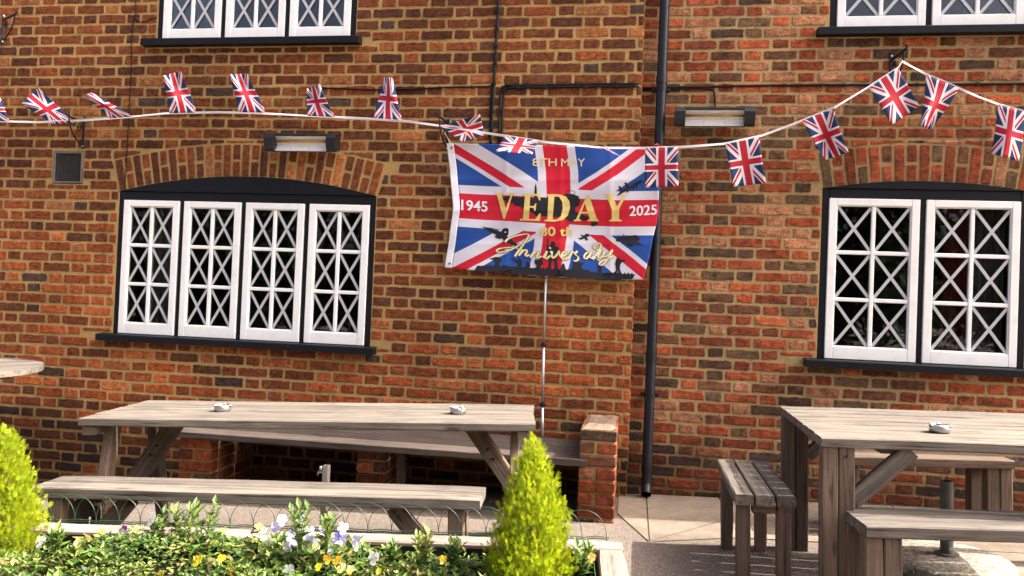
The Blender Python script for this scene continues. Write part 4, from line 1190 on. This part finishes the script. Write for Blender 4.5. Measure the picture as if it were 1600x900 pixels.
FLG = [  # corners: on the cord left, on the cord right, free right, free left ; depth of the free edge ; curl
 ((-28,189),(15,190),(0,152),(-42,150), .02, .015),
 ((83,194),(116,191),(60,137),(33,162), .03, .012),
 ((172,185),(208,182),(142,144),(129,150), -.04, .02),
 ((265,177),(307,176),(283,111),(255,118), .02, .028),
 ((373,175),(415,176),(386,115),(359,116), .02, .022),
 ((481,181),(524,183),(499,131),(479,139), .02, .022),
 ((584,185),(629,189),(613,121),(600,121), .03, .02),
 ((688,197),(722,222),(757,211),(750,178), .02, .03),
 ((790,212),(841,220),(832,241),(774,236), -.10, .012),
 ((938,230),(950,231),(969,244),(956,238), -.12, .006),
 ((1008,231.5),(1060,230),(1060,291),(1008,293), .01, .008),
 ((1133,224),(1186,213),(1197,286),(1146,292), .02, .010),
 ((1253,189),(1302,169),(1326,238),(1290,250), .03, .018),
 ((1357,136),(1403,106),(1437,166),(1394,195), .02, .012),
 ((1447,116),(1499,138),(1455,203),(1438,197), .02, .026),
 ((1560,163),(1603,175),(1592,252),(1549,240), .02, .016)]
for i, (A, B, Cc, Dd, dy, curl) in enumerate(FLG):
    curl *= 1.25
    nu, nv = 14, 16; vs, fs, uvs = [], [], []
    r = random.Random(i); ph = r.uniform(0, 6)
    for a in range(nu+1):
        for b in range(nv+1):
            u, v = a/nu, b/nv
            px = (A[0]*(1-u)+B[0]*u)*(1-v)+(Dd[0]*(1-u)+Cc[0]*u)*v; py = (A[1]*(1-u)+B[1]*u)*(1-v)+(Dd[1]*(1-u)+Cc[1]*u)*v
            k = math.sin(math.pi*v)*curl*110
            px += k*.55*math.sin(3*v+ph)*(.5+.5*u); py += k*.2*math.sin(2.5*u+ph)*v
            y = cy(px)-.004+dy*v+curl*(math.sin(5.0*u+3.2*v+ph)-math.sin(5.0*u+ph))*min(1, v*1.5)
            y = min(y, (-.11 if 690 < px < 1035 and py > 215 else -.012))
            vs.append(on_y(px, py, y)-bo); uvs.append((1-v, u))
    for a in range(nu):
        for b in range(nv): fs.append((a*(nv+1)+b, a*(nv+1)+b+1, (a+1)*(nv+1)+b+1, (a+1)*(nv+1)+b))
    m = MB(); m.add(vs, fs); me = m.mesh('flag', True, False); ul = me.uv_layers.new(name='UVMap')
    for lp in me.loops: ul.data[lp.index].uv = uvs[lp.vertex_index]
    o = link('flag', me, 'union_small', bunt); sd = o.modifiers.new('thickness', 'SOLIDIFY'); sd.thickness = .0006; sd.offset = 0

# ------------------------------------------------------------------ flower bed
RB = math.radians(4.6)
PLH = .36
bedO = Vector((0.004, -2.165, SLOPE*0))
bed = thing('raised_bed', 'timber raised flower bed in front of the long bench', 'planter', bedO, RB, None, True)
LB = 3.0; DB = 1.0
# sleepers, two courses: back, front, ends (local x runs left as negative)
for k, z in ((0, .09), (1, .272)):
    plank('sleeper', (-LB, -.05, z), (-.0, -.05, z), .176, .10, 'timber', bed, (0, 1, 0)); plank('sleeper', (-LB, -DB+.05, z), (-.0, -DB+.05, z), .176, .10, 'timber', bed, (0, 1, 0))
    plank('sleeper', (-.05, -.102, z-.001), (-.05, -DB+.102, z-.001), .176, .10, 'timber', bed, (1, 0, 0)); plank('sleeper', (-LB+.05, -.102, z-.001), (-LB+.05, -DB+.102, z-.001), .176, .10, 'timber', bed, (1, 0, 0))
m = MB(); N, K = 60, 14; vs, fs = [], []
for i in range(N+1):
    for j in range(K+1): vs.append((-LB+.1+(LB-.2)*i/N, -.1-(DB-.2)*j/K, .245+.03*mnoise.noise(Vector((i*.5, j*.5, 0)))))
for i in range(N):
    for j in range(K): fs.append((i*(K+1)+j, i*(K+1)+j+1, (i+1)*(K+1)+j+1, (i+1)*(K+1)+j))
m.add(vs, fs); m.build('soil', 'soil', bed, fix=True)
m = MB(); m.box((-LB+.101, -.106, .20), (-.101, -.1005, .345), 0); m.build('inner_shade_sheet', 'black', bed)  # black sheets added to paint the shade on the inner timber faces
m = MB(); m.box((-.106, -DB+.101, .20), (-.1005, -.107, .345), 0); m.build('inner_shade_sheet', 'black', bed)
BM = bed.matrix_world.copy()

def leaf(mb, p, d, up_, L, W, c, fold=.25, droop=.2):
    """one pointed leaf: base p, along d"""
    d = d.normalized(); s = d.cross(up_)
    if s.length < 1e-4: s = d.orthogonal()
    s.normalize(); n = s.cross(d).normalized()
    b = len(mb.v)
    mb.v += [p, p+d*L*.45+s*W*.5+n*(W*fold-L*droop*.15), p+d*L*.45+n*(-L*droop*.15), p+d*L*.45-s*W*.5+n*(W*fold-L*droop*.15), p+d*L-n*L*droop*.5]
    mb.f += [(b, b+1, b+2), (b, b+2, b+3), (b+1, b+4, b+2), (b+2, b+4, b+3)]
    c2 = tuple(x*1.12 for x in c[:3]); mb.c += [(*c, 1), (*c, 1), (*c2, 1), (*c, 1), (*c2, 1)]
GREENS = [(.032,.070,.014), (.055,.105,.020), (.085,.140,.026), (.140,.185,.036), (.25,.25,.075), (.024,.055,.018), (.060,.105,.045)]
# ground-covering bedding foliage, too dense to count
fr = random.Random(21); fol = MB(); fol.c = []
def mound(x):          # local height of the planting along the bed (x in bed coordinates)
    return .315+.04*mnoise.noise(Vector((x*1.7, 3.3, 0)))+.085*math.exp(-((x+1.75)/.26)**2)+.06*math.exp(-((x+1.28)/.24)**2)-.015*math.exp(-((x+.85)/.18)**2)-.01*math.exp(-((x+2.2)/.2)**2)
for k in range(21000):
    x = fr.uniform(-LB+.1, -.11); y = fr.uniform(-.80, -.115)
    if -.30 < x < -.10 and fr.random() < .55: continue
    if mnoise.noise(Vector((x*5.3, y*5.3, 20))) > .30 and fr.random() < .8: continue
    h = mound(x)-.13*max(0, (-.22-y)/.55)+.05*mnoise.noise(Vector((x*8, y*8, 1)))+.03*mnoise.noise(Vector((x*22, y*22, 5)))
    if h < .262: h = .262
    z = fr.uniform(.25, h) if fr.random() < .45 else h+fr.uniform(-.03, .012)
    a = fr.uniform(0, 2*math.pi); el = fr.uniform(-.2, 1.1)
    d = Vector((math.cos(a)*math.cos(el), math.sin(a)*math.cos(el), math.sin(el)))
    pn = mnoise.noise(Vector((x*4, y*4, 7)))
    c = GREENS[min(6, max(0, int(2.6+pn*4+fr.uniform(-2.2, 2.2))))]
    if fr.random() < .035: c = (.16, .11, .045)
    kk = fr.uniform(.85, 1.6); c = tuple(v*kk for v in c)
    sz = .55+.9*max(0, min(1, .5+1.1*mnoise.noise(Vector((x*3.1, y*3.1, 11)))))
    L = fr.uniform(.018, .042)*sz; leaf(fol, Vector((x, y, z)), d, Vector((0, 0, 1)), L, L*fr.choice((.25, .4, .5, .65, .8)), c, .2, fr.uniform(0, .6))
o = fol.build('bedding_foliage', 'leaf', None, fix=False); o.matrix_world = BM
tag(o, 'dense low green bedding leaves filling the raised bed', 'foliage', kind='stuff')

# single upright plants that stand out of the mass
def sprig(label, px, py, hgt, n, seed, pale=False, spread=.055):
    """py is the photograph row of its tip"""
    r = random.Random(seed)
    p = None
    depth = {0: -2.42, 1: -2.50, 2: -2.58}[seed % 3]
    tip = on_y(px, py, depth); base = Vector((tip.x, tip.y, tip.z-hgt))
    t = thing('leafy_plant', label, 'plant', base, 0, 'upright bedding plants in the raised bed')
    st = MB(); lf = MB(); lf.c = []
    for s in range(n):
        a = r.uniform(0, 6.28); top = Vector((math.cos(a)*spread*r.uniform(.1, 1), math.sin(a)*spread*r.uniform(.1, 1), hgt*r.uniform(.75, .96)))
        mid = top*.5+Vector((r.uniform(-.01, .01), r.uniform(-.01, .01), 0)); st.tube([(0, 0, 0), mid, top], [.003, .0025, .0015], 5)
        for q in range(15):
            f = .2+.8*q/14; pt = (mid*(f*2) if f < .5 else mid+(top-mid)*(f*2-1)); b = q*2.4+r.uniform(-.4, .4); el = .25+.7*f
            d = Vector((math.cos(b)*math.cos(el), math.sin(b)*math.cos(el), math.sin(el)))
            c = GREENS[r.choice((3, 4, 4)) if pale else r.choice((1, 2, 2, 3))]; L = r.uniform(.030, .056)
            leaf(lf, pt, d, Vector((0, 0, 1)), L, L*.42, c, .2, .25)
    st.c = [(.10, .17, .04, 1)]*len(st.v)
    st.build('stem', 'leaf', t); lf.build('leaves', 'leaf', t, fix=False)
SP = [('tall leafy sprig left of the violet pansies, in front of the bench', 322, 783, .20, 4, 1, 0), ('bushy leafy sprig with its tips over the wire hoops', 290, 795, .17, 4, 3, 0),
      ('leafy sprig beside the tall one near the wire hoops', 250, 805, .15, 3, 6, 0), ('leafy sprig with upright leaves behind the violet pansies', 472, 792, .17, 4, 5, 0),
      ('leafy sprig amid the violet pansies with dark leaves', 512, 805, .15, 4, 8, 0), ('pale yellow-green plant by the right conifer', 668, 833, .12, 5, 4, 1),
      ('small low plant between pale plant and right conifer', 710, 850, .10, 4, 7, 0), ('dark green rose-like plant in the corner of the bed', 912, 855, .12, 5, 9, 0),
      ('low leafy plant by the left conifer', 95, 828, .10, 4, 11, 0), ('leafy plant between left conifer and sprigs', 195, 842, .12, 4, 10, 0),
      ('low leafy plant at the foot of the pale plant', 610, 855, .09, 4, 13, 0)]
for s in SP: sprig(*s)

def pansy(label, px, py, size, cA, cB, cC, seed, group):
    r = random.Random(seed); depth = -2.60-.04*r.random() if py > 862 else -2.47-.05*r.random()
    c = on_y(px, py, depth)
    t = thing('pansy', label, 'flower', c, 0, group)
    face = Vector((r.uniform(-.5, .5), -1, r.uniform(.1, .7))).normalized()
    s = face.cross(Vector((0, 0, 1))).normalized(); u = s.cross(face)
    pm = MB(); pm.c = []
    for k, (ang, ln, wd, cc) in enumerate(((125, 1.0, .95, cA), (55, 1.0, .95, cA), (185, .85, .8, cB), (-5, .85, .8, cB), (270, 1.0, 1.15, cC))):
        a = math.radians(ang+r.uniform(-10, 10)); d = s*math.cos(a)+u*math.sin(a); e = face.cross(d)
        b = len(pm.v); R2 = size*1.42*ln; off = face*(.0012*k)
        pts = [Vector()]+[d*R2*q+e*R2*wd*w2+face*R2*(.12*q+r.uniform(-.07, .07)) for q, w2 in ((.35, .34), (.75, .50), (1.02, .30), (1.08, 0), (1.02, -.30), (.75, -.50), (.35, -.34))]
        pm.v += [p+off for p in pts]; pm.f += [(b, b+i, b+i+1) for i in range(1, 7)]
        cc2 = tuple(v*r.uniform(.9, 1.1) for v in cc)
        pm.c += [(*tuple(x*.8 for x in cB), 1)]+[(*cc2, 1)]*7
    pm.build('petals', 'petal', t, fix=False)
    m = MB(); m.tube([face*.004, face*.0075], size*.13, 8); m.c = [(.75, .50, .03, 1)]*len(m.v); m.build('centre', 'petal', t)
    m = MB(); h = max(.05, c.z-.27); m.tube([-face*.002, -face*.016+Vector((0, 0, -.012)), (r.uniform(-.02, .02), .02, -h*.6), (r.uniform(-.02, .02), .02, -h)], .0018, 5); m.c = [(.10, .19, .05, 1)]*len(m.v); m.build('stem', 'leaf', t)
WHT = (.78, .77, .80); LIL = (.52, .50, .78); VIO = (.28, .24, .66); YEL = (.80, .52, .02); ORA = (.78, .34, .01); CRE = (.75, .62, .32); PUR = (.16, .05, .28)
gv = 'violet and white pansies in the raised bed'; gy = 'yellow and orange pansies in the raised bed'
lv = 'white and violet pansy in the clump in front of the long bench'
BL = [(441,813,.016,WHT,LIL),(468,814,.016,LIL,WHT),(431,823,.014,LIL,VIO),(415,834,.019,WHT,WHT),(422,849,.015,WHT,WHT),(461,841,.024,LIL,VIO),(452,856,.017,WHT,WHT),(464,860,.016,WHT,WHT),(482,832,.018,WHT,LIL),(484,843,.014,LIL,VIO),(492,853,.019,WHT,VIO),(506,827,.015,VIO,LIL),(519,856,.018,WHT,LIL),(531,842,.020,VIO,LIL),(536,826,.016,WHT,WHT),(557,845,.015,LIL,WHT),(558,854,.012,WHT,WHT)]
for k, (x, y, s, a, b) in enumerate(BL):
    lb = {('W','W'): 'all-white pansy in the clump in front of the long bench', ('W','L'): 'white pansy with lilac lip in the clump before the long bench', ('W','V'): 'white pansy with deep violet lip in the clump before the long bench',
          ('L','W'): 'lilac pansy with white lip in the clump before the long bench', ('L','V'): 'lilac pansy with violet lip in the clump before the long bench', ('V','L'): 'violet pansy with lilac lip in the clump before the long bench'}[('W' if a is WHT else 'L' if a is LIL else 'V', 'W' if b is WHT else 'L' if b is LIL else 'V')]
    if s > .023: lb = 'largest pansy of the clump, lilac with a violet lip'
    pansy(lb, x, y, s, a, a, b, k, gv)
for k, (x, y, lb) in enumerate(((451, 892, 'white pansy below the violet clump'), (585, 872, 'white pansy standing alone right of the violet clump'), (238, 811, 'white pansy at the bed edge by the wire hoops'), (64, 846, 'white pansy beside the left conifer'))): pansy(lb, x, y, .017, WHT, WHT, WHT, 40+k, gv)
for k, (x, y, lb) in enumerate(((177, 865, 'small purple pansy among the low leaves'), (194, 827, 'purple pansy by the timber edge of the bed'))): pansy(lb, x, y, .011, PUR, PUR, LIL, 50+k, gv)
for k, (x, y, s, a, b) in enumerate(((512,874,.014,ORA,YEL),(498,886,.012,YEL,YEL),(528,876,.014,ORA,ORA),(534,888,.016,CRE,YEL),(548,890,.014,CRE,ORA),(592,893,.010,YEL,CRE))): pansy('orange and yellow pansy below the violet clump', x, y, s*.8, a, a, b, 60+k, gy)
for k, (x, y, s, a, b) in enumerate(((309,876,.018,YEL,YEL),(330,879,.017,CRE,ORA),(346,875,.017,YEL,YEL),(362,888,.020,YEL,ORA),(252,897,.012,YEL,YEL))): pansy('yellow pansy left of the violet clump', x, y, s*.8, a, a, b, 70+k, gy)
pansy('yellow bloom on the dark plant in the bed corner', 925, 872, .012, YEL, CRE, YEL, 90, gy); pansy('yellow bloom on the pale plant', 693, 875, .011, YEL, YEL, CRE, 91, gy)

# golden conifers
def conifer(label, base, h, R0, seed, n=3300):
    t = thing('golden_conifer', label, 'conifer', base, 0, 'dwarf golden conifers in the raised bed')
    r = random.Random(seed)
    m = MB(); m.tube([(0, 0, 0), (.003, 0, h*.4), (0, 0, h*.85)], [.012, .009, .003], 7); m.build('trunk', 'bark', t)
    mb = MB(); mb.c = []
    NB = n//14
    for k in range(NB):
        f = (k+.5)/NB; f = 1-(1-f)**.62; a = k*2.39996+r.uniform(-.3, .3)
        env = R0*(1-f)**.66*(.80+.20*min(1, f*6))*(1+.20*mnoise.noise(Vector((math.cos(a)*1.6, math.sin(a)*1.6, f*4+seed*9))))*r.choice((.80, .90, .95, 1.0, 1.04, 1.12))
        el = r.uniform(.75, 1.1)+.35*f
        ln = (env+.010)/max(.25, math.cos(el))*.98; ln = min(ln, .22)
        bd = Vector((math.cos(a)*math.cos(el), math.sin(a)*math.cos(el), math.sin(el)))
        tip = Vector((math.cos(a)*(env+.004), math.sin(a)*(env+.004), min(h*(.03+.95*f), h*.985)))
        g0 = r.random()
        for q in range(14):
            b_ = q/13; p = tip-bd*ln*(1-b_)*.62
            if p.x*bd.x+p.y*bd.y < 0: p.x *= .3; p.y *= .3
            p += Vector((r.gauss(0, 1), r.gauss(0, 1), r.gauss(0, 1)))*(.0035+.012*(1-b_))
            if p.z < .01: continue
            d = (bd+Vector((r.gauss(0, .26), r.gauss(0, .26), r.gauss(.35, .25)))).normalized()
            s = d.cross(Vector((r.uniform(-1,1), r.uniform(-1,1), r.uniform(-.3,1)))).normalized(); L = r.uniform(.014, .034)
            g_ = r.random(); c = (.29+.13*g_, .36+.10*g_, .006+.008*r.random()) if r.random() < .66+.25*g0 else (.17+.1*g_, .28+.1*g_, .014)
            if r.random() < .02: c = (.16, .09, .03)
            W = .0017
            def shoot(p0, dd, ln_, w_, cc):
                nn = dd.cross(s.cross(d)).normalized()
                b2 = len(mb.v); mb.v += [p0, p0+dd*ln_*.5+nn*w_, p0+dd*ln_, p0+dd*ln_*.5-nn*w_]; mb.f.append((b2, b2+1, b2+2, b2+3)); mb.c += [(*cc, 1)]*4
            shoot(p, d, L, W, c)
            for q2 in range(3):
                for sg in (1, -1):
                    dd = (d*.8+s*sg*.75).normalized(); shoot(p+d*L*(.2+.25*q2), dd, L*(.55-.1*q2), W*.9, tuple(x*r.uniform(.85, 1.1) for x in c))
    mb.build('crown', 'conifer', t, fix=False)
cb = on_y(828, 860, -2.46); conifer('yellow-green cone-shaped conifer near the corner of the bed', (cb.x, -2.46, .255), .550, .172, 1, 7600)
cb = on_y(3, 830, -2.50); conifer('bright yellow cone-shaped conifer at the far left of the bed', (cb.x, -2.50, .165), .550, .172, 2, 7600)

# green wire edging behind the bed
fe = thing('wire_edging', 'low green wire hoop edging along the back of the flower bed', 'fence', BM @ Vector((0, .02, .36)))
fe.matrix_world = BM @ Matrix.Translation((0, .018, .34))
sp_ = .098
for k in range(30):
    x = -.06-k*sp_; pts = []
    for i in range(17):
        t = math.pi*i/16; pts.append((x-.098+.098*math.cos(t), (k % 2)*.006, .018+.118*math.sin(t)**.8+rnd.uniform(-.001, .001)))
    m = MB(); m.tube([(x, (k % 2)*.006, -.10)]+pts+[(x-.196, (k % 2)*.006, -.10)], .0014, 5); m.build('hoop', 'greenwire', fe, smooth=True)
for z in (.028, .020):
    m = MB(); m.tube([(-.05-2.95*i/60, .003+.003*math.sin(i*1.7), z+.003*math.sin(i*2.1)) for i in range(61)], .0022, 5); m.build('twisted_wire', 'greenwire', fe, smooth=True)

# ------------------------------------------------------------------ trees across the yard, behind the camera; the panes mirror them
def tree_mesh(seed, h, R):
    r = random.Random(seed); tr = MB(); tr.tube([(0, 0, 0), (.1, 0, h*.25), (0, .1, h*.5), (.1, 0, h*.8)], [.22, .17, .11, .03], 8)
    for k in range(9):
        a = r.uniform(0, 6.28); z = h*r.uniform(.2, .65); tr.tube([(0, 0, z), (math.cos(a)*R*.4, math.sin(a)*R*.4, z+h*.12), (math.cos(a)*R*.8, math.sin(a)*R*.8, z+h*.2)], [.08, .05, .015], 6)
    cr = MB(); cr.c = []
    blobs = [(Vector((r.uniform(-.7, .7)*R, r.uniform(-.7, .7)*R, h*r.uniform(.12, .88))), R*r.uniform(.35, .6)) for _ in range(26)]
    for k in range(7500):
        c, br = r.choice(blobs); d = Vector((r.gauss(0, 1), r.gauss(0, 1), r.gauss(0, 1))).normalized(); p = c+d*br*r.uniform(.5, 1)
        if p.z < .15: continue
        g_ = r.choice(GREENS[:3]+GREENS[5:]); kk = r.uniform(.6, 1.1)
        leaf(cr, p, Vector((r.uniform(-1,1), r.uniform(-1,1), r.uniform(-.6,.8))), Vector((0,0,1)), r.uniform(.20, .38), r.uniform(.14, .24), tuple(v*kk*.6 for v in g_), .15, .3)
    return tr.mesh('trunk'), cr.mesh('crown', fix=False)
var = [tree_mesh(s, 7.4, 2.5) for s in (1, 2, 3)]
for k in range(8):
    x = -15+k*4.1; y = -16.5+(.9 if k % 2 else -.6)
    t = thing('broadleaf_tree', 'dense green tree across the yard mirrored darkly in the panes', 'tree', G(x, y), k*1.3, 'trees across the yard')
    a, b = var[k % 3]; link('trunk', a, 'bark', t); link('crown', b, 'leaf', t)

# cycles defaults for thin glass and foliage
scn.cycles.max_bounces = 8; scn.cycles.transparent_max_bounces = 12
